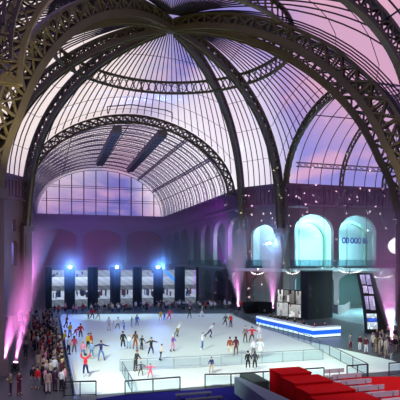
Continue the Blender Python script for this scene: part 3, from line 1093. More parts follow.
# leaning tower at the right
P0, P1 = at_z(367.5, 333.5), at_z(378, 335)
dep = 500 * 10 / 74
sx = lambda px: px * dep / 500
right = Vector((math.cos(YAW), -math.sin(YAW), 0)); fwd = Vector((math.sin(YAW), math.cos(YAW), 0))
def lean_at(z):   # the tower leans towards the ice
    return -right * (sx(8.5) * min(1, z / 8.2) ** 1.6)
t = thing('leaning_tower', 'leaning dark tower of lilac video screens at the right', 'tower', (P0.x, P0.y, 0))
zs_ = [0, 1.5, 3, 4.5, 6, 7.2, 8.2]
mb = MB()
rings = []
for z in zs_:
    w_ = sx(10.5)
    c = P0 + lean_at(z) + Vector((0, 0, z))
    rings.append([c, c + right * (w_ + sx(12.5 - 9.5 * (z / 8.2))), c + right * (w_ + sx(12.5 - 9.5 * (z / 8.2))) + fwd * 1.4, c + fwd * 1.2])
mb.quad_strip(rings)
mb.build('tower_body', 'lamp_body', t)
lil = lambda s, b: photo(s, b, [tuple(x * .8 for x in b), tuple(min(255, x * 1.12) for x in b)])
for u0, u1, z0, z1, b in [(.03, .46, 6.7, 8.0, (170, 160, 205)), (.56, .98, 6.6, 8.0, (165, 155, 205)), (.08, .48, 5.5, 6.5, (190, 178, 220)), (.56, .98, 5.4, 6.4, (175, 165, 210)), (.06, .40, 3.3, 5.1, (165, 155, 200)), (.48, .96, 3.2, 5.1, (180, 168, 212)),
                          (.02, .98, 2.1, 2.7, (205, 220, 240)), (.02, .98, 1.6, 2.05, (50, 90, 215)), (.02, .98, .6, 1.55, (190, 205, 220))]:
    w_ = sx(10.5)
    a0 = P0 + lean_at(z0) + right * (w_ * u0) - fwd * .04 + Vector((0, 0, z0))
    a1 = P0 + lean_at(z1) + right * (w_ * u0) - fwd * .04 + Vector((0, 0, z1))
    screen('screen', t, a0, right * (w_ * (u1 - u0)), a1 - a0, 8, 10, lil(int(z0 * 10), b))

# ------------------------------------------------------------------ fan shaped lamps under the balcony edge
FAN = [('fan lamp of white blades above the black tower, nearer its right corner', 319, 272), ('fan lamp of white blades above the teal room behind the bar', 350, 270.5), ('fan lamp of white blades above the leaning tower, washed in pink', 381, 275.5), ('small fan lamp of white blades above the video wall', 292, 271.5), ('small fan lamp of white blades under the corner balcony', 257, 272)]
for i, (lab, px, py) in enumerate(FAN):
    y = TY - 2.2 if i != 4 else 92.5
    x = x_at(px, y)
    dep = x * math.sin(YAW) + y * math.cos(YAW)
    z = CAMZ - (py - 260) * dep / 500
    t = thing('fan_lamp', lab, 'fan lamp', (x, y, z), 'fan lamps under the balcony')
    mb = MB(); mb.bar((x, y, z - .2), (x, y, BALZ), .1); mb.ball((x, y, z - .25), .18); mb.build('stem', 'lamp_body', t)
    half = 2.7 if i < 3 else 1.5
    for k in range(7):
        f = (k - 3) / 3
        mb = MB()
        a0 = Vector((x + f * half * .42, y, z - .45)); a1 = Vector((x + f * half, y - .3, z + .15 - .5 * (1 - abs(f))))
        m0 = a0.lerp(a1, .5) + Vector((0, -.1, -.14))
        mb.tube([a0, m0, a1], [.03, .07, .02], 6)
        mb.build('blade', 'fan_light', t)

# blue letters in the second transept arch
txt = bpy.data.curves.new('sign', 'FONT'); txt.body = 'OD OOO BA'; txt.size = 1.75; txt.extrude = .05; txt.offset = .05; txt.align_x = 'LEFT'; txt.space_character = 1.0
to = bpy.data.objects.new('sign_tmp', txt); COL.objects.link(to)
bpy.context.view_layer.update()
me = bpy.data.meshes.new_from_object(to.evaluated_get(bpy.context.evaluated_depsgraph_get()))
bpy.data.objects.remove(to)
me.materials.clear(); me.materials.append(M['sign_blue'])
so = bpy.data.objects.new('letter_sign', me); COL.objects.link(so)
sw = max(v.co.x for v in me.vertices) - min(v.co.x for v in me.vertices)
sy = TY + 4.0
xa, xb = x_at(342, sy), x_at(368, sy)
so.scale = ((xb - xa) / sw, 1, 1)
so.rotation_euler = (PI / 2, 0, 0)
depS = xa * math.sin(YAW) + sy * math.cos(YAW)
so.location = (xa, sy, CAMZ + (260 - 243.2) * depS / 500)
tag(so, 'row of blue letters hanging in the second bright transept arch', 'sign')

# white balloon lamp at the right
by = 58.0
bx = x_at(396.5, by); dep = bx * math.sin(YAW) + by * math.cos(YAW); bz = CAMZ + 14 * dep / 500
t = thing('balloon_lamp', 'big round white glowing balloon lamp at the right edge', 'balloon lamp', (bx, by, bz))
mb = MB(); mb.ball((bx, by, bz), dep * 8 / 500, 24, 16); mb.build('balloon', 'balloon', t, True)
mb = MB(); mb.bar((bx, by, bz + .8), (bx, by, 30), .05); mb.build('cable', 'rail_dark', t)
# long curved grey ramp wall in the teal room and glass partition
mb = MB()
p = [at_z(332, 312), at_z(338, 314), at_z(345, 313), at_z(350, 309)]
mb.quad_strip([[Vector((v.x, v.y, 0)), Vector((v.x, v.y, 1.6)), Vector((v.x + .2, v.y + .3, 1.6)), Vector((v.x + .2, v.y + .3, 0))] for v in p])
tag(mb.build('ramp_wall', 'ramp'), 'low curved grey parapet in the teal room behind the tower', 'parapet')
mb = MB()
p = [at_z(243, 314), at_z(258, 313), at_z(272, 314)]
mb.quad_strip([[Vector((v.x, v.y, 0)), Vector((v.x, v.y, 2.2)), Vector((v.x + .2, v.y + .3, 2.2)), Vector((v.x + .2, v.y + .3, 0))] for v in p])
tag(mb.build('screen_partition', 'slab'), 'low dark partition between the two pink beams', 'partition')

# ------------------------------------------------------------------ people
def skin_mesh(verts, edges, radii, root=0, sub=1):
    me = bpy.data.meshes.new('tmp')
    bm = bmesh.new()
    L = bm.verts.layers.skin.verify()
    vs = [bm.verts.new(v) for v in verts]
    for i, v in enumerate(vs):
        r = radii[i]
        v[L].radius = (r, r) if not isinstance(r, tuple) else r
        v[L].use_root = i == root
    for a, b in edges:
        bm.edges.new((vs[a], vs[b]))
    bm.to_mesh(me); bm.free()
    o = bpy.data.objects.new('tmp', me); COL.objects.link(o)
    mo = o.modifiers.new('s', 'SKIN'); mo.use_smooth_shade = True
    if sub:
        su = o.modifiers.new('u', 'SUBSURF'); su.levels = sub; su.render_levels = sub
    bpy.context.view_layer.update()
    out = bpy.data.meshes.new_from_object(o.evaluated_get(bpy.context.evaluated_depsgraph_get()))
    bpy.data.objects.remove(o)
    bpy.data.meshes.remove(me)
    return out


def rot_lean(v, a):
    return Vector((v.x, v.y * math.cos(a) + v.z * math.sin(a), -v.y * math.sin(a) + v.z * math.cos(a)))


def make_proto(name, lean=0.03, arms=None, legs=None, skate=False, dress=False, hat=False, longhair=False, longcoat=False):
    """figure about 1.74 m tall facing +Y; arms and legs as (upper direction, lower direction) for -X side then +X side"""
    arms = arms or [((-.16, .02, -1), (-.05, .15, -1)), ((.16, .02, -1), (.05, .15, -1))]
    legs = legs or [((-.04, 0, -1), (-.02, -.03, -1)), ((.04, 0, -1), (.02, -.03, -1))]
    n = lambda v: Vector(v).normalized()
    pel = Vector((0, 0, .95))
    J = {'pel': pel}
    J['belly'] = pel + rot_lean(Vector((0, 0, .14)), lean * .7)
    J['chest'] = pel + rot_lean(Vector((0, .01, .32)), lean)
    J['nb'] = pel + rot_lean(Vector((0, 0, .50)), lean)
    J['neck'] = J['nb'] + rot_lean(Vector((0, .01, .07)), lean * .7)
    J['jaw'] = J['neck'] + rot_lean(Vector((0, .03, .07)), lean * .4)
    J['head'] = J['neck'] + rot_lean(Vector((0, .02, .15)), lean * .4)
    J['top'] = J['neck'] + rot_lean(Vector((0, .005, .215)), lean * .4)
    for k, s in ((0, -1), (1, 1)):
        sh = J['nb'] + rot_lean(Vector((s * .175, 0, -.05)), lean)
        J['sh%d' % k] = sh
        J['el%d' % k] = sh + n(arms[k][0]) * .285
        J['wr%d' % k] = J['el%d' % k] + n(arms[k][1]) * .25
        J['hd%d' % k] = J['wr%d' % k] + n(arms[k][1]) * .085
        hp = pel + Vector((s * .095, 0, -.05))
        J['hp%d' % k] = hp
        J['kn%d' % k] = hp + n(legs[k][0]) * .43
        J['an%d' % k] = J['kn%d' % k] + n(legs[k][1]) * .40
        l = n(legs[k][1])
        toe = Vector((s * .05, 1, 0)); toe = (toe - l * toe.dot(l)).normalized()
        J['to%d' % k] = J['an%d' % k] + toe * .16 + l * .03
    drop = min(J['an0'].z, J['an1'].z) - (.155 if skate else .085)
    for k in J:
        J[k] = J[k] - Vector((0, 0, drop))
    names = list(J)
    ix = {k: i for i, k in enumerate(names)}
    E = [('pel', 'belly'), ('belly', 'chest'), ('chest', 'nb'), ('nb', 'neck'), ('neck', 'jaw'), ('jaw', 'head'), ('head', 'top')]
    for k in '01':
        E += [('nb', 'sh' + k), ('sh' + k, 'el' + k), ('el' + k, 'wr' + k), ('wr' + k, 'hd' + k), ('pel', 'hp' + k), ('hp' + k, 'kn' + k), ('kn' + k, 'an' + k), ('an' + k, 'to' + k)]
    rad = dict(pel=.125, belly=.115, chest=.135, nb=.08, neck=.052, jaw=.072, head=.1, top=.07)
    for k in '01':
        rad.update({'sh' + k: .06, 'el' + k: .042, 'wr' + k: .030, 'hd' + k: .034, 'hp' + k: .088, 'kn' + k: .056, 'an' + k: .04, 'to' + k: .034})
    body = skin_mesh([J[k] for k in names], [(ix[a], ix[b]) for a, b in E], [rad[k] for k in names])
    # fingers, nose, ears, eyes
    mb = MB()
    for k, s in ((0, -1), (1, 1)):
        d = n(arms[k][1])
        side = d.cross(Vector((1, 0, 0)))
        side = side.normalized() if side.length > .2 else Vector((0, 1, 0))
        curl = Vector((-s, 0, 0)) - d * d.dot(Vector((-s, 0, 0)))
        curl = curl.normalized() if curl.length > .1 else Vector((0, 0, -1))
        h = J['hd%d' % k]
        for q, (o, ln) in enumerate(((-.026, .058), (-.009, .072), (.009, .068), (.025, .05))):
            b = h + side * o
            mb.tube([b - d * .01, b + d * ln * .55 + curl * .006, b + d * ln + curl * .022], [.010, .009, .006], 5)
        b = h - d * .03 - side * .03
        mb.tube([b, b - side * .022 + d * .03, b - side * .02 + d * .055 + curl * .012], [.011, .010, .007], 5)
    hc = J['head']
    hl = lean * .4
    q = lambda v: hc + rot_lean(Vector(v), hl)
    mb.tube([q((0, .085, .03)), q((0, .118, -.012)), q((0, .09, -.02))], [.008, .016, .012], 5)
    mb.tube([q((-.03, .092, -.055)), q((0, .1, -.058)), q((.03, .092, -.055))], [.004, .008, .004], 5)
    for s in (-1, 1):
        mb.ball(q((s * .098, -.005, -.01)), .03, 6, 5, (.4, .7, 1))
    nf0 = len(mb.f)
    for s in (-1, 1):
        mb.ball(q((s * .036, .083, .02)), .014, 6, 5)
    extra = bpy.data.meshes.new('x'); extra.from_pydata(mb.v, [], mb.f)
    for i, p in enumerate(extra.polygons):
        p.material_index = 1 if i >= nf0 else 0
        p.use_smooth = True
    bm = bmesh.new(); bm.from_mesh(body)
    for f in bm.faces: f.material_index = 0
    bm.from_mesh(extra); bm.to_mesh(body); bm.free(); bpy.data.meshes.remove(extra)
    body.name = name + '_body'
    body.materials.clear(); body.materials.append(None); body.materials.append(M['eye'])
    parts = {'body': body}
    # jacket
    V = [J['pel'] + Vector((0, 0, -.06 if not longcoat else -.30)), J['belly'], J['chest'], J['nb'] + (J['neck'] - J['nb']) * .35]
    rr = [.165 if not longcoat else .19, .155, .17, .085]
    ed = [(0, 1), (1, 2), (2, 3)]
    for k in '01':
        b = len(V)
        V += [J['sh' + k], J['el' + k], J['wr' + k] - (J['wr' + k] - J['el' + k]) * .08]
        rr += [.088, .066, .052]
        ed += [(3, b), (b, b + 1), (b + 1, b + 2)]
    parts['jacket'] = skin_mesh(V, ed, rr, 1)
    # trousers
    V = [J['pel'] + Vector((0, 0, .06)), J['pel'] + Vector((0, 0, -.04))]
    rr = [.148, .145]
    ed = [(0, 1)]
    for k in '01':
        b = len(V)
        V += [J['hp' + k] + Vector((0, 0, -.05)), J['kn' + k], J['an' + k] + (J['kn' + k] - J['an' + k]) * .12]
        rr += [.112, .08, .068]
        ed += [(1, b), (b, b + 1), (b + 1, b + 2)]
    parts['trousers'] = skin_mesh(V, ed, rr, 0)
    if dress:
        mb = MB()
        c = J['pel']
        mb.lathe([(.15, .16), (.2, 0), (.27, -.2), (.33, -.36), (.31, -.36), (.24, -.18), (.12, .1)], c, 16)
        parts['skirt'] = mb.mesh(name + '_skirt', None, True)
    # hair or hat
    mb = MB()
    rings = []
    for i in range(7):
        t_ = PI / 2 * i / 6
        zz, rr_ = math.cos(t_), math.sin(t_)
        ring = []
        for k in range(14):
            a = 2 * PI * k / 14
            back_ = max(0, -math.sin(a))
            drop_ = .0 if i < 6 else (-.09 * back_ - (.14 * back_ if longhair else 0) - .02)
            ring.append(q((.108 * rr_ * math.cos(a), .118 * rr_ * math.sin(a) - .012, .035 + (.098 + (.02 if hat else 0)) * zz + drop_)))
        rings.append(ring)
    rings[0] = [r_ * .999 + rings[0][0] * .001 for r_ in rings[0]]
    rings[0] = [q((.01 * math.cos(2 * PI * k / 14), .01 * math.sin(2 * PI * k / 14) - .012, .134 + (.02 if hat else 0))) for k in range(14)]
    mb.quad_strip(rings)
    if hat:
        mb.ball(q((0, -.012, .17)), .035, 8, 6)
    parts['hat' if hat else 'hair'] = mb.mesh(name + '_hair', None, True)
    for k in '01':
        mb = MB()
        a, to = J['an' + k], J['to' + k]
        f = (to - a); fl = f.length; f.normalize()
        up = (J['kn' + k] - a).normalized()
        s_ = f.cross(up).normalized()
        sole = .10 if not skate else .085
        def ring(c, w, h0, h1):
            return [c - s_ * w - up * h0, c + s_ * w - up * h0, c + s_ * w * .8 + up * h1, c - s_ * w * .8 + up * h1]
        mb.quad_strip([ring(a - f * .075, .04, sole * .8, .10 if skate else .04), ring(a, .05, sole * .8, .12 if skate else .05), ring(a + f * .1, .055, sole * .8, .0), ring(to + f * .03, .04, sole * .55, -.02)])
        if skate:
            mb.bar(a - f * .1 - up * .12, to + f * .06 - up * .09, .012, .05, up)
            mb.bar(a - f * .03 - up * .06, a - f * .03 - up * .12, .02)
            mb.bar(a + f * .1 - up * .06, a + f * .1 - up * .12, .02)
        parts.setdefault('feet', []).append(mb.mesh(name + '_shoe', None, False))
    zmin = min(min(v.co.z for v in m_.vertices) for m_ in parts['feet'])
    lift = -zmin
    for kx, m_ in list(parts.items()):
        for mm in (m_ if isinstance(m_, list) else [m_]):
            mm.transform(Matrix.Translation((0, 0, lift)))
            if kx != 'body' and not mm.materials:
                mm.materials.append(None)
            for p_ in mm.polygons:
                p_.use_smooth = True if kx != 'feet' else False
    parts['skate'] = skate
    return parts


def cloth(name, rgb):
    M[name] = mat('cloth_' + name, rgb, .85, 0, .12, 6)


M['eye'] = mat('dark_eye', (20, 16, 14), .3)
for nme, c in dict(black=(22, 22, 26), charcoal=(52, 52, 58), grey=(120, 120, 126), white=(232, 232, 236), cream=(214, 200, 178), beige=(178, 156, 132), khaki=(120, 104, 74), brown=(98, 62, 40), rust=(150, 66, 34),
                   maroon=(92, 22, 40), red=(208, 28, 40), pink=(226, 70, 110), lightpink=(232, 150, 176), purple=(140, 84, 170), plum=(70, 34, 62), navy=(30, 38, 90), blue=(60, 100, 190), skyblue=(140, 178, 214), jeans=(84, 120, 170),
                   teal=(120, 180, 170), green=(60, 92, 70), yellow=(226, 186, 30), orange=(214, 110, 30)).items():
    cloth('c_' + nme, c)
for i, c in enumerate([(224, 178, 150), (206, 156, 124), (160, 110, 80), (110, 72, 52)]):
    M['skin%d' % i] = mat('skin_tone_%d' % i, c, .55)
for nme, c in dict(dark=(30, 22, 18), brown=(82, 54, 34), blond=(206, 176, 116), grey=(150, 146, 142)).items():
    M['hair_' + nme] = mat('hair_' + nme, c, .6, 0, .2, 20)
M['boot_white'] = mat('white_boot', (220, 220, 222), .5)
M['boot_black'] = mat('black_boot', (24, 24, 26), .5)

D = (0, 0, -1)
PR = {}
PR['stand'] = make_proto('stand')
PR['stand_fold'] = make_proto('stand_fold', .02, [((-.25, .1, -1), (.75, .75, .12)), ((.25, .1, -1), (-.75, .75, .2))], [((-.1, 0, -1), (-.02, -.02, -1)), ((.06, .05, -1), (.02, -.05, -1))])
PR['stand_hip'] = make_proto('stand_hip', .0, [((-.5, -.1, -1), (.5, .35, -.8)), ((.12, .05, -1), (.02, .25, -1))], [((-.1, .02, -1), (-.05, -.02, -1)), ((.02, -.02, -1), (.03, -.05, -1))], longhair=True)
PR['stand_lean'] = make_proto('stand_lean', .22, [((-.15, .5, -1), (.2, 1, -.35)), ((.15, .5, -1), (-.2, 1, -.35))], [((-.06, .05, -1), (0, -.1, -1)), ((.06, -.05, -1), (0, -.1, -1))])
PR['stand_coat'] = make_proto('stand_coat', .02, None, None, longhair=True, longcoat=True)
PR['walk'] = make_proto('walk', .08, [((-.15, .35, -1), (-.02, .7, -1)), ((.15, -.3, -1), (.05, .1, -1))], [((-.02, -.28, -1), (0, -.45, -1)), ((.02, .35, -1), (0, .05, -1))])
PR['wave'] = make_proto('wave', .0, [((-.7, .15, .6), (.1, .3, 1)), ((.2, .1, -1), (.1, .5, -.8))], None)
PR['sk_glide'] = make_proto('sk_glide', .18, [((-.65, .1, -.8), (-.6, .35, -.6)), ((.65, -.1, -.8), (.6, .2, -.6))], [((-.12, .22, -1), (-.05, -.2, -1)), ((.3, -.25, -1), (.35, -.6, -1))], skate=True)
PR['sk_wide'] = make_proto('sk_wide', .1, [((-1, .05, -.35), (-1, .2, -.2)), ((1, .05, -.35), (1, .2, -.2))], [((-.22, .15, -1), (-.12, -.15, -1)), ((.3, .1, -1), (.22, -.2, -1))], skate=True)
PR['sk_bent'] = make_proto('sk_bent', .75, [((-.45, -.2, -.7), (-.3, .5, -.7)), ((.6, -.6, -.4), (.6, -.3, -.6))], [((-.1, .45, -1), (-.05, -.35, -1)), ((.28, -.45, -.9), (.3, -.8, -.7))], skate=True)
PR['sk_up'] = make_proto('sk_up', .05, [((-.55, .1, .5), (.35, .1, 1)), ((.55, .1, .5), (-.35, .1, 1))], [((-.1, .1, -1), (-.04, -.15, -1)), ((.16, -.1, -1), (.14, -.3, -1))], skate=True)
PR['sk_hold'] = make_proto('sk_hold', .06, [((-.22, .02, -1), (-.12, .2, -1)), ((.42, .05, -1), (.5, .2, -1))], [((-.12, .08, -1), (-.05, -.1, -1)), ((.12, -.05, -1), (.1, -.2, -1))], skate=True)
PR['sk_hold_left'] = make_proto('sk_hold_left', .06, [((-.42, .05, -1), (-.5, .2, -1)), ((.22, .02, -1), (.12, .2, -1))], [((-.12, -.05, -1), (-.1, -.2, -1)), ((.12, .08, -1), (.05, -.1, -1))], skate=True, longhair=True)
PR['sk_hat'] = make_proto('sk_hat', .12, [((-.5, .15, -.9), (-.35, .6, -.6)), ((.5, .15, -.9), (.35, .6, -.6))], [((-.2, .2, -1), (-.1, -.2, -1)), ((.26, .05, -1), (.2, -.25, -1))], skate=True, hat=True)
PR['sk_dress'] = make_proto('sk_dress', .06, [((-.4, .05, -1), (-.4, .3, -.9)), ((.8, .05, -.5), (.9, .1, -.3))], [((-.1, .05, -1), (-.04, -.1, -1)), ((.12, -.1, -1), (.1, -.25, -1))], skate=True, dress=True, longhair=True)

PROTO_USED = {}


def person(x, y, z, rz, proto, jacket, trousers, hair, label, group=None, h=1.0, skin=0, boots='boot_black', detail=True):
    p = PR[proto]
    root = bpy.data.objects.new('person', p['body'])
    COL.objects.link(root)
    root.location = (x, y, z); root.rotation_euler = (0, 0, rz); root.scale = (h, h, h)
    tag(root, label, 'person', group)

    def setm(o, m):
        o.material_slots[0].link = 'OBJECT'
        o.material_slots[0].material = M[m]
    setm(root, 'skin%d' % skin)

    def child(name, me, m):
        o = bpy.data.objects.new(name, me)
        COL.objects.link(o)
        o.parent = root
        setm(o, m)
        return o
    child('jacket', p['jacket'], jacket)
    child('trousers', p['trousers'], trousers)
    if 'skirt' in p:
        child('skirt', p['skirt'], jacket)
    hk = 'hat' if 'hat' in p else 'hair'
    child(hk, p[hk], hair)
    if detail:
        for f in p['feet']:
            child('skate' if p['skate'] else 'shoe', f, boots)
    return root


# skaters: px, feet py, height factor, heading (deg; 0 faces the camera), pose, jacket, trousers, hair, label
SK = [
    (92.6, 320, 1, 20, 'sk_glide', 'c_red', 'c_charcoal', 'hair_dark', 'skater in a bright red top on the far left of the ice'),
    (88.5, 320, .85, -30, 'sk_hold', 'c_cream', 'c_grey', 'hair_brown', 'pale skater beside the red one near the far rail'),
    (98.5, 320.5, .95, 40, 'sk_glide', 'c_grey', 'c_cream', 'hair_grey', 'grey clad skater just right of the red one near the far rail'),
    (70, 338, 1, 60, 'sk_hold', 'c_yellow', 'c_grey', 'hair_brown', 'skater in a yellow jacket near the left rail, farther of two yellow ones'),
    (75.6, 337, .72, 70, 'sk_bent', 'c_red', 'c_red', 'hair_dark', 'small child bending forward in red between yellow and red skaters'),
    (80.6, 339.5, 1, -160, 'sk_hold', 'c_red', 'c_brown', 'hair_dark', 'skater in a red jacket and brown trousers seen from behind'),
    (66.5, 328, 1, 100, 'sk_glide', 'c_rust', 'c_charcoal', 'hair_dark', 'skater in a rust brown jacket close to the left rail'),
    (64, 348, 1, 90, 'sk_glide', 'c_yellow', 'c_khaki', 'hair_brown', 'skater in a mustard yellow jacket right at the left rail'),
    (68.6, 355, 1, 150, 'sk_hold', 'c_white', 'c_navy', 'hair_dark', 'skater in a white top and dark jeans near the left rail'),
    (74.3, 355, 1, -160, 'sk_hold_left', 'c_pink', 'c_grey', 'hair_brown', 'skater in a pinkish red top beside the white topped one'),
    (88, 350.5, .95, 60, 'sk_hold', 'c_yellow', 'c_black', 'hair_dark', 'skater in a yellow jacket hugging a red clad companion'),
    (91.8, 349.6, .95, -60, 'sk_glide', 'c_red', 'c_rust', 'hair_brown', 'red clad skater held by the yellow jacketed one'),
    (83, 360, .95, 200, 'sk_hold', 'c_lightpink', 'c_jeans', 'hair_blond', 'skater in a pale pink top and blue jeans'),
    (91.5, 359, .9, 170, 'sk_hold_left', 'c_skyblue', 'c_jeans', 'hair_blond', 'skater in a light blue jacket and jeans beside the navy one'),
    (101, 361, 1.02, 180, 'sk_wide', 'c_navy', 'c_jeans', 'hair_brown', 'skater in a navy jacket with both arms held out, seen from behind'),
    (85.5, 377, 1, 190, 'sk_up', 'c_red', 'c_navy', 'hair_dark', 'skater in a red vest and navy trousers with arms raised to the head'),
    (109, 331, 1, -10, 'sk_hold', 'c_white', 'c_cream', 'hair_blond', 'skater all in white, leftmost of a pale group of three'),
    (113.4, 330.5, .72, 10, 'sk_hold_left', 'c_white', 'c_white', 'hair_blond', 'small child in white between two white clad skaters'),
    (118, 331, 1, 20, 'sk_glide', 'c_white', 'c_grey', 'hair_brown', 'skater in a white jacket and grey trousers right of the white child'),
    (124, 331.5, .82, -40, 'sk_glide', 'c_skyblue', 'c_blue', 'hair_brown', 'child in light blue right of the white group'),
    (131.5, 328, .85, 80, 'sk_wide', 'c_teal', 'c_skyblue', 'hair_blond', 'skater in pale green with arms out'),
    (137, 327.6, .95, 190, 'sk_hold', 'c_blue', 'c_jeans', 'hair_dark', 'slim skater all in blue beside the pale green one'),
    (123, 349.6, 1.02, 200, 'sk_hold', 'c_black', 'c_black', 'hair_dark', 'skater in a black jacket holding the hand of a pale child'),
    (128.8, 349, .8, 180, 'sk_hold', 'c_white', 'c_skyblue', 'hair_blond', 'pale clad child between the black and the brown skaters'),
    (135.4, 349.6, 1.02, 170, 'sk_hold_left', 'c_brown', 'c_rust', 'hair_dark', 'skater in a long brown jacket right of the pale child'),
    (141.6, 350, .8, 150, 'sk_glide', 'c_charcoal', 'c_black', 'hair_dark', 'child in dark clothes right of the brown jacketed skater'),
    (160.6, 320.8, .85, 10, 'sk_hold', 'c_yellow', 'c_yellow', 'hair_brown', 'child in a yellow suit near the far rail'),
    (164.4, 321, .72, -10, 'sk_hold', 'c_blue', 'c_blue', 'hair_brown', 'small child in a blue suit beside the yellow one'),
    (169.4, 321.4, 1.05, 30, 'sk_glide', 'c_pink', 'c_pink', 'hair_dark', 'skater in a bright pink suit right of the blue child'),
    (189.6, 318.4, 1.02, 20, 'sk_wide', 'c_black', 'c_black', 'hair_dark', 'skater all in black gliding near the far rail'),
    (177.2, 337, 1.05, 110, 'sk_bent', 'c_white', 'c_khaki', 'hair_blond', 'skater in a white top and khaki trousers bending forward'),
    (172.6, 351.6, .92, 60, 'sk_hat', 'c_purple', 'c_lightpink', 'c_white', 'child in a purple and pink suit with a white bobble hat'),
    (151, 356.4, 1, 30, 'sk_wide', 'c_black', 'c_navy', 'hair_dark', 'skater in black with both arms stretched out sideways'),
    (160.8, 360.5, .82, 120, 'sk_glide', 'c_cream', 'c_black', 'hair_brown', 'small skater in a pale top and black trousers behind the long thin rail'),
    (202, 317, .95, 40, 'sk_glide', 'c_grey', 'c_white', 'hair_blond', 'grey and white skater near the far rail, right of the black one'),
    (210, 338, 1.05, 80, 'sk_bent', 'c_white', 'c_navy', 'hair_dark', 'skater in a white top and navy trousers leaning into a turn'),
    (202.4, 350.4, .98, 90, 'sk_up', 'c_white', 'c_jeans', 'hair_brown', 'skater in a white top and jeans lifting both arms'),
    (225.4, 327.4, 1, 30, 'sk_glide', 'c_green', 'c_charcoal', 'hair_grey', 'skater in a dull green jacket beside a red jacketed one'),
    (230.8, 327.4, .98, -30, 'sk_hold', 'c_red', 'c_charcoal', 'hair_grey', 'skater in a red jacket beside the dull green one'),
    (245.4, 342.4, 1, 20, 'sk_hold', 'c_grey', 'c_brown', 'hair_brown', 'skater in a grey jacket left of the bright red one by the bar'),
    (252, 343, 1, 0, 'sk_wide', 'c_red', 'c_charcoal', 'hair_dark', 'skater in a bright red jacket with arms out near the bar'),
    (259, 341.5, 1.02, 10, 'sk_hold', 'c_white', 'c_white', 'hair_blond', 'white clad skater standing upright right of the bright red jacket'),
    (230, 356.4, 1, 190, 'sk_hold', 'c_rust', 'c_cream', 'hair_brown', 'skater in a rust jacket and pale trousers, left of a close couple'),
    (236, 356, 1, 180, 'sk_hold_left', 'c_maroon', 'c_brown', 'hair_dark', 'skater in a dark maroon jacket, right of a close couple'),
    (253.6, 358.4, 1, 30, 'sk_hold', 'c_white', 'c_grey', 'hair_grey', 'white jacketed skater holding hands with the skater in a white dress'),
    (260.4, 358, 1, -10, 'sk_dress', 'c_white', 'c_cream', 'hair_blond', 'skater in a flared white dress with one arm stretched out'),
    (135.6, 371, 1, 60, 'stand_lean', 'c_charcoal', 'c_charcoal', 'hair_brown', 'person in dark grey leaning over the slanting side rail'),
    (140.8, 376, .62, 20, 'sk_wide', 'c_charcoal', 'c_black', 'hair_dark', 'small child in black on the near ice strip'),
    (150.5, 378, .62, 0, 'sk_wide', 'c_pink', 'c_pink', 'hair_dark', 'small child in bright pink on the near ice strip'),
    (211.4, 373.2, .72, 10, 'sk_hold', 'c_navy', 'c_beige', 'hair_dark', 'child in a navy jacket with bare looking legs on the near ice strip'),
    (248, 370.5, .88, 180, 'sk_hold', 'c_black', 'c_black', 'hair_dark', 'skater silhouetted in black, left of a hand holding pair'),
    (254.8, 370.5, .88, 180, 'sk_hold_left', 'c_charcoal', 'c_black', 'hair_brown', 'skater silhouetted in black, right of a hand holding pair'),
]
TAKEN = []
for (px, py, h, hd, pr, ja, tr, ha, lab) in SK:
    p = at_z(px, py, FZ)
    person(p.x, p.y, FZ + .001, math.radians(180 + hd) - YAW, pr, ja, tr, ha, lab, 'skaters on the ice', h * 1.06, R.choice([0, 0, 1]), R.choice(['boot_white', 'boot_black']))
    TAKEN.append((p.x, p.y, .5))

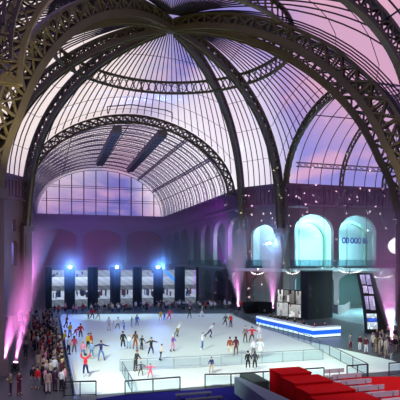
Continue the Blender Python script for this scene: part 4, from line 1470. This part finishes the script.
# people walking at the lower left and standing right, each apart
WK = [
    (10.8, 395.5, 1, -70, 'stand_fold', 'c_khaki', 'c_black', 'hair_dark', 'person in a khaki shirt and black trousers below the two pink beams'),
    (19, 395, 1, 70, 'stand_fold', 'c_maroon', 'c_maroon', 'hair_dark', 'person all in dark maroon facing the one in khaki'),
    (33, 388.4, 1, 40, 'stand_hip', 'c_black', 'c_grey', 'hair_dark', 'person in a black top and grey trousers beside one in a red top'),
    (37.8, 389, .96, -20, 'stand', 'c_red', 'c_grey', 'hair_dark', 'person in a red top and grey trousers beside the black topped one'),
    (38.6, 371.6, 1, 180, 'stand_coat', 'c_beige', 'c_beige', 'hair_brown', 'person in a long pale beige coat seen from behind, apart from the crowd'),
    (43, 376, 1, 120, 'walk', 'c_white', 'c_black', 'hair_dark', 'person in a white shirt walking towards the left rail'),
    (25.6, 359, 1, 40, 'stand', 'c_charcoal', 'c_black', 'hair_blond', 'dark clad person with fair hair standing alone right of the pink beam'),
    (48, 394, 1.02, 190, 'stand_coat', 'c_beige', 'c_cream', 'hair_brown', 'person in a beige coat at the near end of the left crowd'),
    (55, 391.5, 1, 160, 'stand', 'c_plum', 'c_plum', 'hair_dark', 'person in dark plum clothes at the near end of the left crowd'),
    (61.6, 391.5, .98, 150, 'stand_hip', 'c_white', 'c_black', 'hair_dark', 'person in a white top and black trousers right against the left rail'),
    (54.5, 378, 1, 200, 'stand', 'c_white', 'c_grey', 'hair_grey', 'person in a white jacket near the front of the left crowd'),
    (350.5, 350, 1, 30, 'stand', 'c_grey', 'c_maroon', 'hair_dark', 'person with dark red trousers left of two maroon topped ones'),
    (359.8, 351, 1, 20, 'stand', 'c_maroon', 'c_white', 'hair_dark', 'person in a maroon top and white trousers, left of two alike'),
    (366, 353.5, 1, 0, 'stand_hip', 'c_maroon', 'c_white', 'hair_dark', 'person in a maroon top and white trousers, right of two alike'),
    (379.7, 356, 1.05, 60, 'stand_coat', 'c_beige', 'c_beige', 'hair_brown', 'person in a long beige coat, left of two before the right group'),
    (386.5, 357, 1.1, 20, 'stand_coat', 'c_cream', 'c_beige', 'hair_brown', 'person in a cream coat, right of two before the right group'),
    (325, 317.5, 1.0, -20, 'stand', 'c_white', 'c_white', 'hair_dark', 'person in white standing at the foot of the black tower'),
    (389, 338, 1.0, 20, 'stand', 'c_beige', 'c_khaki', 'hair_dark', 'person in beige standing behind the right group beside the pink beam'),
]
for (px, py, h, hd, pr, ja, tr, ha, lab) in WK:
    p = at_z(px, py)
    person(p.x, p.y, 0, math.radians(180 + hd) - YAW, pr, ja, tr, ha, lab, None, h, R.choice([0, 0, 1]))
    TAKEN.append((p.x, p.y, .5))

# bar staff in dark clothes behind the counter
for i, px in enumerate((262, 268, 275, 281.5, 288.5, 297)):
    f = (px - 257) / 56.0
    base = b0.lerp(b1, f ** 1.15)
    p = base + Vector((1.9, 0, 0))
    person(p.x, p.y, 0, math.radians(80), ['stand', 'stand_fold', 'stand_lean'][i % 3], 'c_black', 'c_black', 'hair_dark', '%s barkeeper in black behind the lit bar, counted from its far end' % ORD[i], 'barkeepers behind the counter', 1, R.choice([0, 1, 2]), detail=False)
    TAKEN.append((p.x, p.y, .5))
for px, ja, lab in ((317, 'c_maroon', 'barkeeper in maroon at the near corner of the bar'), (327.5, 'c_plum', 'barkeeper in plum behind the short end of the bar')):
    p = b1.lerp(b2, (px - 313) / 28.0 + .08) + Vector((0.4, 1.9, 0))
    person(p.x, p.y, 0, math.radians(150), 'stand', ja, 'c_black', 'hair_dark', lab, 'barkeepers behind the counter', 1, 1, detail=False)
    TAKEN.append((p.x, p.y, .5))


def free(x, y, r):
    return all((x - a) ** 2 + (y - b) ** 2 > (r + c - .25) ** 2 if False else (x - a) ** 2 + (y - b) ** 2 > r * r for a, b, c in TAKEN)


CJ = [('c_black', 'black'), ('c_black', 'black'), ('c_charcoal', 'charcoal'), ('c_plum', 'plum'), ('c_black', 'black'), ('c_black', 'black'), ('c_charcoal', 'charcoal'), ('c_charcoal', 'charcoal'), ('c_white', 'white'), ('c_white', 'white'), ('c_cream', 'cream'), ('c_beige', 'beige'), ('c_maroon', 'maroon'), ('c_plum', 'plum'), ('c_lightpink', 'pale pink'), ('c_grey', 'grey'), ('c_red', 'red')]
CT = ['c_black', 'c_charcoal', 'c_black', 'c_beige', 'c_plum', 'c_grey', 'c_navy']


def crowd(n, gen, where, group, face, minr, detail, jset=CJ):
    k = tries = 0
    while k < n and tries < 20000:
        tries += 1
        x, y = gen()
        if not free(x, y, minr):
            continue
        TAKEN.append((x, y, minr))
        ja, jn = R.choice(jset)
        person(x, y, 0, face(x, y) + R.uniform(-.7, .7), R.choice(['stand', 'stand_fold', 'stand_hip', 'stand', 'stand_coat', 'stand_fold']), ja, R.choice(CT), R.choice(['hair_dark', 'hair_dark', 'hair_brown', 'hair_blond', 'hair_grey']),
               'spectator in a %s top %s' % (jn, where), group, R.uniform(.93, 1.05), R.choice([0, 0, 1, 2]), detail=detail)
        k += 1
    return k


def left_edge(y):
    f = (y - LB0.y) / (LB1.y - LB0.y)
    return LB0.x + (LB1.x - LB0.x) * f


def gen_left():
    y = 46 + 44 * R.random() ** 1.0
    e = left_edge(y)
    lo = x_at(max(18.0, 46 - (y - 46) * 1.3), y)
    return R.uniform(lo, e - .5), y


def gen_left_near():
    y = R.uniform(38.5, 48)
    e = left_edge(y)
    return R.uniform(e - 2.2, e - .5), y


nl = crowd(14, gen_left_near, 'at the near end of the left rail crowd', 'spectators crowding the left rail', lambda x, y: -PI / 2, .62, True)
nl += crowd(118, gen_left, 'in the packed crowd along the left rail', 'spectators packed along the left rail', lambda x, y: -PI / 2, .6, False)
nb_ = crowd(78, lambda: (R.uniform(1.0, 38.0), R.uniform(94.7, 99.5)), 'standing behind the far rail below the video banners', 'spectators behind the far rail', lambda x, y: PI, .62, False, CJ[5:] + [('c_white', 'white'), ('c_lightpink', 'pale pink'), ('c_cream', 'cream')])


def gen_right():
    px = R.uniform(372, 408); py = R.uniform(341, 354)
    p = at_z(px, py)
    return p.x, p.y


nr = crowd(20, gen_right, 'in the group at the right beyond the ice', 'spectators grouped at the right', lambda x, y: PI / 2, .65, True, [('c_beige', 'beige'), ('c_black', 'black'), ('c_cream', 'cream'), ('c_charcoal', 'charcoal'), ('c_plum', 'plum'), ('c_khaki', 'khaki')])
print('CROWD', nl, nb_, nr)

# ------------------------------------------------------------------ beam lamps, haze and lights
def light(name, typ, loc, power, rgb, **kw):
    d = bpy.data.lights.new(name, typ)
    d.energy = power
    d.color = lin(rgb)[:3]
    for k, v in kw.items():
        if k != 'target':
            setattr(d, k, v)
    o = bpy.data.objects.new(name, d)
    COL.objects.link(o)
    o.location = loc
    if 'target' in kw:
        o.rotation_euler = (Vector(kw['target']) - Vector(loc)).to_track_quat('-Z', 'Y').to_euler()
    return o


def beam(label, px, py, dx, dy, halfpx, length, power, density, rgb=(255, 140, 232)):
    base = at_z(px, py)
    dep = 5000.0 / (py - 260)
    ax = (right * (dx * dep / 500) + Vector((0, 0, -dy * dep / 500))).normalized()
    half = math.atan(halfpx / math.hypot(dx, dy))
    t = thing('beam_lamp', label, 'beam lamp', tuple(base), 'pink beam lamps on the floor')
    mb = MB(); mb.box((base.x - .35, base.y - .3, 0), (base.x + .35, base.y + .3, .22)); mb.build('lamp_base', 'lamp_body', t)
    mb = MB()
    for s in (-1, 1):
        mb.box((base.x + s * .3 - .04, base.y - .1, .22), (base.x + s * .3 + .04, base.y + .1, .6))
    mb.build('yoke', 'lamp_body', t)
    c = base + Vector((0, 0, .5))
    mb = MB(); mb.tube([c - ax * .25, c - ax * .1, c + ax * .3], [.12, .22, .24], 14); hd_ = mb.build('lamp_head', 'lamp_body', t)
    mb = MB(); mb.tube([c + ax * .30, c + ax * .33], [.2, .2], 14); mb.build('lens', 'pink_lamp', hd_)
    ap = c + ax * .36
    light('beam_light', 'SPOT', ap, power, rgb, spot_size=2 * half * 1.05, spot_blend=.9, shadow_soft_size=.08, target=tuple(ap + ax))
    mb = MB()
    u = ax.cross(Vector((0, 1, 0))).normalized(); v = u.cross(ax)
    mb.quad_strip([[ap + ax * s + (u * math.cos(2 * PI * k / 20) + v * math.sin(2 * PI * k / 20)) * (.2 + s * math.tan(half) * 1.12) for k in range(20)] for s in (0.0, length)])
    m, nt, out = new_mat('haze_in_beam')
    vs = nt.nodes.new('ShaderNodeVolumeScatter'); vs.inputs['Anisotropy'].default_value = 0.0
    tc = nt.nodes.new('ShaderNodeTexCoord')
    sub = nt.nodes.new('ShaderNodeVectorMath'); sub.operation = 'SUBTRACT'; sub.inputs[1].default_value = ap
    dot = nt.nodes.new('ShaderNodeVectorMath'); dot.operation = 'DOT_PRODUCT'; dot.inputs[1].default_value = ax
    mr = nt.nodes.new('ShaderNodeMapRange'); mr.inputs[1].default_value = length * .35; mr.inputs[2].default_value = length; mr.inputs[3].default_value = density; mr.inputs[4].default_value = 0.0
    nt.links.new(tc.outputs['Object'], sub.inputs[0]); nt.links.new(sub.outputs[0], dot.inputs[0]); nt.links.new(dot.outputs['Value'], mr.inputs[0]); nt.links.new(mr.outputs[0], vs.inputs['Density'])
    nt.links.new(vs.outputs[0], out.inputs['Volume'])
    o = mb.build('light_haze', m)
    tag(o, 'pink haze in the ' + label.replace(' lamp', ' beam'), 'haze', 'haze in the pink beams', 'stuff')


BP = 7.0
beam('pink floor lamp at the very left edge', 1.5, 374, 12, -47, 8.5, 10, 4500 * BP, .16)
beam('pink floor lamp behind the two people at lower left', 15, 371, 8, -44, 6.5, 10, 4500 * BP, .16)
beam('pink floor lamp among the crowd at the far left pier', 23.5, 313, 9, -67, 16, 17, 20000 * BP, .17)
beam('pink floor lamp at the foot of the far right pier', 238.5, 310, -4, -60, 12, 18, 4200 * BP, .36)
beam('pink floor lamp behind the far end of the bar', 273, 312, -1, -45, 9, 16, 3000 * BP, .36)
beam('pink floor lamp within the group at the right', 392.5, 346, -6, -66, 15, 16, 3000 * BP, .2)

def glow_haze(c, rad, density, label):
    mb = MB(); mb.ball(c, rad, 24, 14)
    m, nt, out = new_mat('haze_round_lamp')
    vs = nt.nodes.new('ShaderNodeVolumeScatter')
    tc = nt.nodes.new('ShaderNodeTexCoord')
    d = nt.nodes.new('ShaderNodeVectorMath'); d.operation = 'DISTANCE'; d.inputs[1].default_value = c
    mr = nt.nodes.new('ShaderNodeMapRange'); mr.interpolation_type = 'SMOOTHSTEP'
    mr.inputs[1].default_value = 0; mr.inputs[2].default_value = rad; mr.inputs[3].default_value = density; mr.inputs[4].default_value = 0
    nt.links.new(tc.outputs['Object'], d.inputs[0]); nt.links.new(d.outputs['Value'], mr.inputs[0]); nt.links.new(mr.outputs[0], vs.inputs['Density'])
    nt.links.new(vs.outputs[0], out.inputs['Volume'])
    tag(mb.build('lamp_haze', m), label, 'haze', 'haze around the cold lamps', 'stuff')


# cold blue lamps along the top of the screen wall
for lab, px, pw in (('brightest cold blue lamp above the two leftmost banners', 70, 1.0), ('cold blue lamp above the gap left of the fourth banner', 117, .45), ('cold blue lamp above the gap right of the fifth banner', 158, .6)):
    x = x_at(px, BY - .2); y = BY - .2
    dep = x * math.sin(YAW) + y * math.cos(YAW); z = CAMZ - 7.2 * dep / 500
    t = thing('stage_lamp', lab, 'stage lamp', (x, y, z), 'cold lamps on the screen wall')
    mb = MB(); mb.tube([(x, y + .45, z), (x, y + .1, z), (x, y - .05, z)], [.14, .2, .24], 14); hd_ = mb.build('lamp_head', 'lamp_body', t)
    mb = MB(); mb.ball((x, y - .08, z), .2, 14, 8, (1, .4, 1)); mb.build('lens', 'lamp', hd_, True)
    mb = MB(); mb.bar((x, y + .3, z - .1), (x, y + .6, 8.5), .08); mb.build('bracket', 'lamp_body', t)
    glow_haze((x, y - 1.8, z + .3), 5.5, .03, 'blue glowing haze around the ' + lab)
    light('stage_light', 'POINT', (x, y - 1.8, z + .4), 4800 * pw, (95, 150, 255), shadow_soft_size=.2)
x, y = x_at(270, 91.0), 91.0
z = CAMZ + 17 * (x * math.sin(YAW) + y * math.cos(YAW)) / 500
t = thing('stage_lamp', 'cold blue lamp high on the pier behind the bar', 'stage lamp', (x, y, z), 'cold lamps on the piers')
mb = MB(); mb.tube([(x, y + .4, z), (x, y, z)], [.14, .22], 12); mb.build('lamp_head', 'lamp_body', t)
mb = MB(); mb.ball((x, y - .05, z), .18, 12, 8, (1, .4, 1)); mb.build('lens', 'lamp', t, True)
light('stage_light', 'POINT', (x, y - .9, z), 1800, (130, 190, 255), shadow_soft_size=.2)

mb = MB(); mb.box((XL + .3, 99.5, 0.1), (XR - .3, 166, 22)); o = mb.build('hall_haze', haze_mat('thin_haze', .0042)); tag(o, 'thin bluish haze hanging in the far nave', 'haze', None, 'stuff')

mb = MB(); mb.box((XR + .2, 62, 0.1), (74, 88.3, 20)); o = mb.build('hall_haze', haze_mat('thin_haze_transept', .002)); tag(o, 'thin haze hanging before the transept arches', 'haze', None, 'stuff')

# spots added overhead to brighten the ice, no fixtures built
for i, (x, y, z, tx, ty, pw, sz) in enumerate([(2, 50, 36, 11, 60, 16000, 44), (32, 50, 36, 25, 50, 12000, 40), (8, 92, 36, 12, 90, 30000, 30), (26, 92, 36, 20, 78, 11000, 60), (30, 46, 34, 29, 42, 22000, 42), (17, 60, 40, 20, 44, 3500, 40)]):
    light('rink_fill', 'SPOT', (x, y, z), pw, (214, 255, 236), spot_size=math.radians(sz), spot_blend=.8, shadow_soft_size=.5, target=(tx, ty, 0))
light('key_spot', 'SPOT', (-6, 22, 22), 88000, (226, 250, 236), spot_size=math.radians(46), spot_blend=.6, shadow_soft_size=.3, target=(17, 50, 0))
# added spot that brightens the red stand
light('stand_fill', 'SPOT', (34, 22, 18), 15000, (255, 240, 235), spot_size=math.radians(50), spot_blend=.6, shadow_soft_size=.4, target=(22, 33, 0))
light('pier_fill', 'SPOT', (3, 78, 5), 3500, (255, 205, 180), spot_size=math.radians(60), spot_blend=.8, shadow_soft_size=.3, target=(-4, 97, 13))  # added warm spot, lifts the dark far left pier
light('pier_fill', 'SPOT', (33, 80, 5), 4500, (255, 190, 200), spot_size=math.radians(60), spot_blend=.8, shadow_soft_size=.3, target=(42, 96, 13))  # added spot, lifts the dark far right piers
light('floor_fill', 'SPOT', (0, 28, 20), 9000, (235, 245, 235), spot_size=math.radians(42), spot_blend=.9, shadow_soft_size=.4, target=(-.5, 41, 0))  # added spot, lightens the floor at the lower left
# warm uplights added for the near dome ribs, free of any fixture
for i, (x, y, tx, ty, pw) in enumerate([(-1, 40, 8, 56, 9000), (36, 40, 28, 60, 2600)]):
    light('rib_uplight', 'SPOT', (x, y, 14), pw, (255, 232, 185), spot_size=math.radians(95), spot_blend=.8, shadow_soft_size=.3, target=(tx, ty, 44))
# mirror ball light: white specks thrown over the walls at the right
mbl = light('mirror_ball_light', 'SPOT', (26, 50, 24), 500000, (255, 255, 255), spot_size=math.radians(64), spot_blend=.3, shadow_soft_size=.02, target=(54, 86, 10))
ld = mbl.data
ld.use_nodes = True
lt = ld.node_tree
em = [q for q in lt.nodes if q.type == 'EMISSION'][0]
ltc = lt.nodes.new('ShaderNodeTexCoord')
vor = lt.nodes.new('ShaderNodeTexVoronoi'); vor.inputs['Scale'].default_value = 38
lt.links.new(ltc.outputs['Normal'], vor.inputs['Vector'])
lm = lt.nodes.new('ShaderNodeMath'); lm.operation = 'LESS_THAN'; lm.inputs[1].default_value = .15
lt.links.new(vor.outputs['Distance'], lm.inputs[0]); lt.links.new(lm.outputs[0], em.inputs['Strength'])
# gallery lights
for i in range(2):
    light('gallery_light', 'AREA', (51 + i * 10.2, TY + 1.6, 19.8), [3200, 2400, 0][i], (160, 226, 242), shape='RECTANGLE', size=8, size_y=1.5, target=(51 + i * 10.2, TY + 9, 11))
for i in range(2):
    light('gallery_fill', 'AREA', (51 + i * 10.2, TY + 2.2, 8.7), [1300, 800, 0][i], (150, 224, 244), shape='RECTANGLE', size=7, size_y=1, target=(51 + i * 10.2, TY + 9, 13))  # second area light added to brighten the lower arches
gc = (chA + chB) / 2 + chN * 2.4
light('gallery_light', 'AREA', (gc.x, gc.y, 19.5), 1500, (170, 232, 252), size=3.5, target=(gc.x, gc.y, 9))
for y in (104, 113):
    light('gallery_light', 'AREA', (XR + 4.5, y, 19.5), 3000, (160, 236, 240), size=4, target=(XR + 5.5, y, 9))
# teal room under the balcony
light('teal_light', 'AREA', (58, TY + 3, 7.4), 500, (150, 235, 225), shape='RECTANGLE', size=20, size_y=5, target=(58, TY + 3.2, 0))
light('teal_light', 'AREA', (62, 78, 7.0), 7000, (175, 235, 238), size=6, target=(60, 80, 0))
# magenta wash on the right cornice, purple wash on the end wall
light('cornice_wash', 'SPOT', (36.5, 101, 9), 22000, (190, 50, 255), spot_size=math.radians(60), spot_blend=.9, shadow_soft_size=.3, target=(40, 122, 24))
light('cornice_wash', 'SPOT', (48, 80, 9), 3600, (225, 150, 215), spot_size=math.radians(80), spot_blend=.9, shadow_soft_size=.3, target=(56, 90, 23))
light('end_wash', 'SPOT', (8, 150, 8.5), 16000, (150, 70, 230), spot_size=math.radians(110), spot_blend=.9, shadow_soft_size=.4, target=(16, 172, 16))
light('balloon_light', 'POINT', (bx - .3, by - 1.6, bz), 3000, (250, 240, 255), shadow_soft_size=.6)

# ------------------------------------------------------------------ sky
w = bpy.data.worlds.new('evening_sky')
sc.world = w
w.use_nodes = True
nt = w.node_tree
nt.nodes.clear()
N = nt.nodes.new; Lk = nt.links.new
out = N('ShaderNodeOutputWorld'); bg = N('ShaderNodeBackground')
tc = N('ShaderNodeTexCoord')


def dirn(px, py):
    v = right * ((px - 200) / 500) + fwd + Vector((0, 0, (260 - py) / 500))
    return v.normalized()


def lobe(px, py, inner, outer):
    d = N('ShaderNodeVectorMath'); d.operation = 'DOT_PRODUCT'; d.inputs[1].default_value = dirn(px, py)
    Lk(tc.outputs['Generated'], d.inputs[0])
    m = N('ShaderNodeMapRange'); m.interpolation_type = 'SMOOTHSTEP'
    m.inputs[1].default_value = math.cos(math.radians(outer)); m.inputs[2].default_value = math.cos(math.radians(inner))
    Lk(d.outputs['Value'], m.inputs[0])
    return m.outputs[0]


def mixc(fac, c0, c1):
    m = N('ShaderNodeMix'); m.data_type = 'RGBA'
    for i, c in ((6, c0), (7, c1)):
        if isinstance(c, tuple):
            m.inputs[i].default_value = c
        else:
            Lk(c, m.inputs[i])
    if isinstance(fac, float): m.inputs[0].default_value = fac
    else: Lk(fac, m.inputs[0])
    return m.outputs[2]


def math_(op, a, b):
    m = N('ShaderNodeMath'); m.operation = op; m.use_clamp = True
    for i, c in ((0, a), (1, b)):
        if isinstance(c, (int, float)): m.inputs[i].default_value = c
        else: Lk(c, m.inputs[i])
    return m.outputs[0]


mp = N('ShaderNodeMapping'); mp.inputs['Scale'].default_value = (1, 1, 2.2); mp.inputs['Location'].default_value = (.35, .1, 0)
Lk(tc.outputs['Generated'], mp.inputs[0])
n1 = N('ShaderNodeTexNoise'); n1.inputs['Scale'].default_value = 6.0; n1.inputs['Detail'].default_value = 6; n1.inputs['Distortion'].default_value = .6
Lk(mp.outputs[0], n1.inputs['Vector'])
cl = N('ShaderNodeMapRange'); cl.inputs[1].default_value = .49; cl.inputs[2].default_value = .62; Lk(n1.outputs['Fac'], cl.inputs[0])
base = mixc(lobe(300, 110, 6, 20), lin((120, 114, 194)), lin((154, 148, 222)))
base = mixc(math_('MULTIPLY', cl.outputs[0], .8), base, lin((234, 180, 208)))
base = mixc(math_('MULTIPLY', lobe(400, 20, 5, 16), .8), base, lin((236, 180, 196)))
base = mixc(math_('MULTIPLY', lobe(212, 162, 4, 10.5), 1.0), base, lin((255, 248, 255)))
base = mixc(math_('MULTIPLY', lobe(232, 95, 1, 6), .7), base, lin((250, 232, 246)))
base = mixc(math_('MULTIPLY', lobe(15, 40, 8, 18), 1.0), base, lin((255, 240, 232)))
sp = N('ShaderNodeSeparateXYZ'); Lk(tc.outputs['Generated'], sp.inputs[0])
hz = N('ShaderNodeMapRange'); hz.inputs[1].default_value = -.02; hz.inputs[2].default_value = .02; Lk(sp.outputs['Z'], hz.inputs[0])
base = mixc(hz.outputs[0], lin((30, 28, 40)), base)
Lk(base, bg.inputs['Color'])
bg.inputs['Strength'].default_value = 1.0
Lk(bg.outputs[0], out.inputs['Surface'])
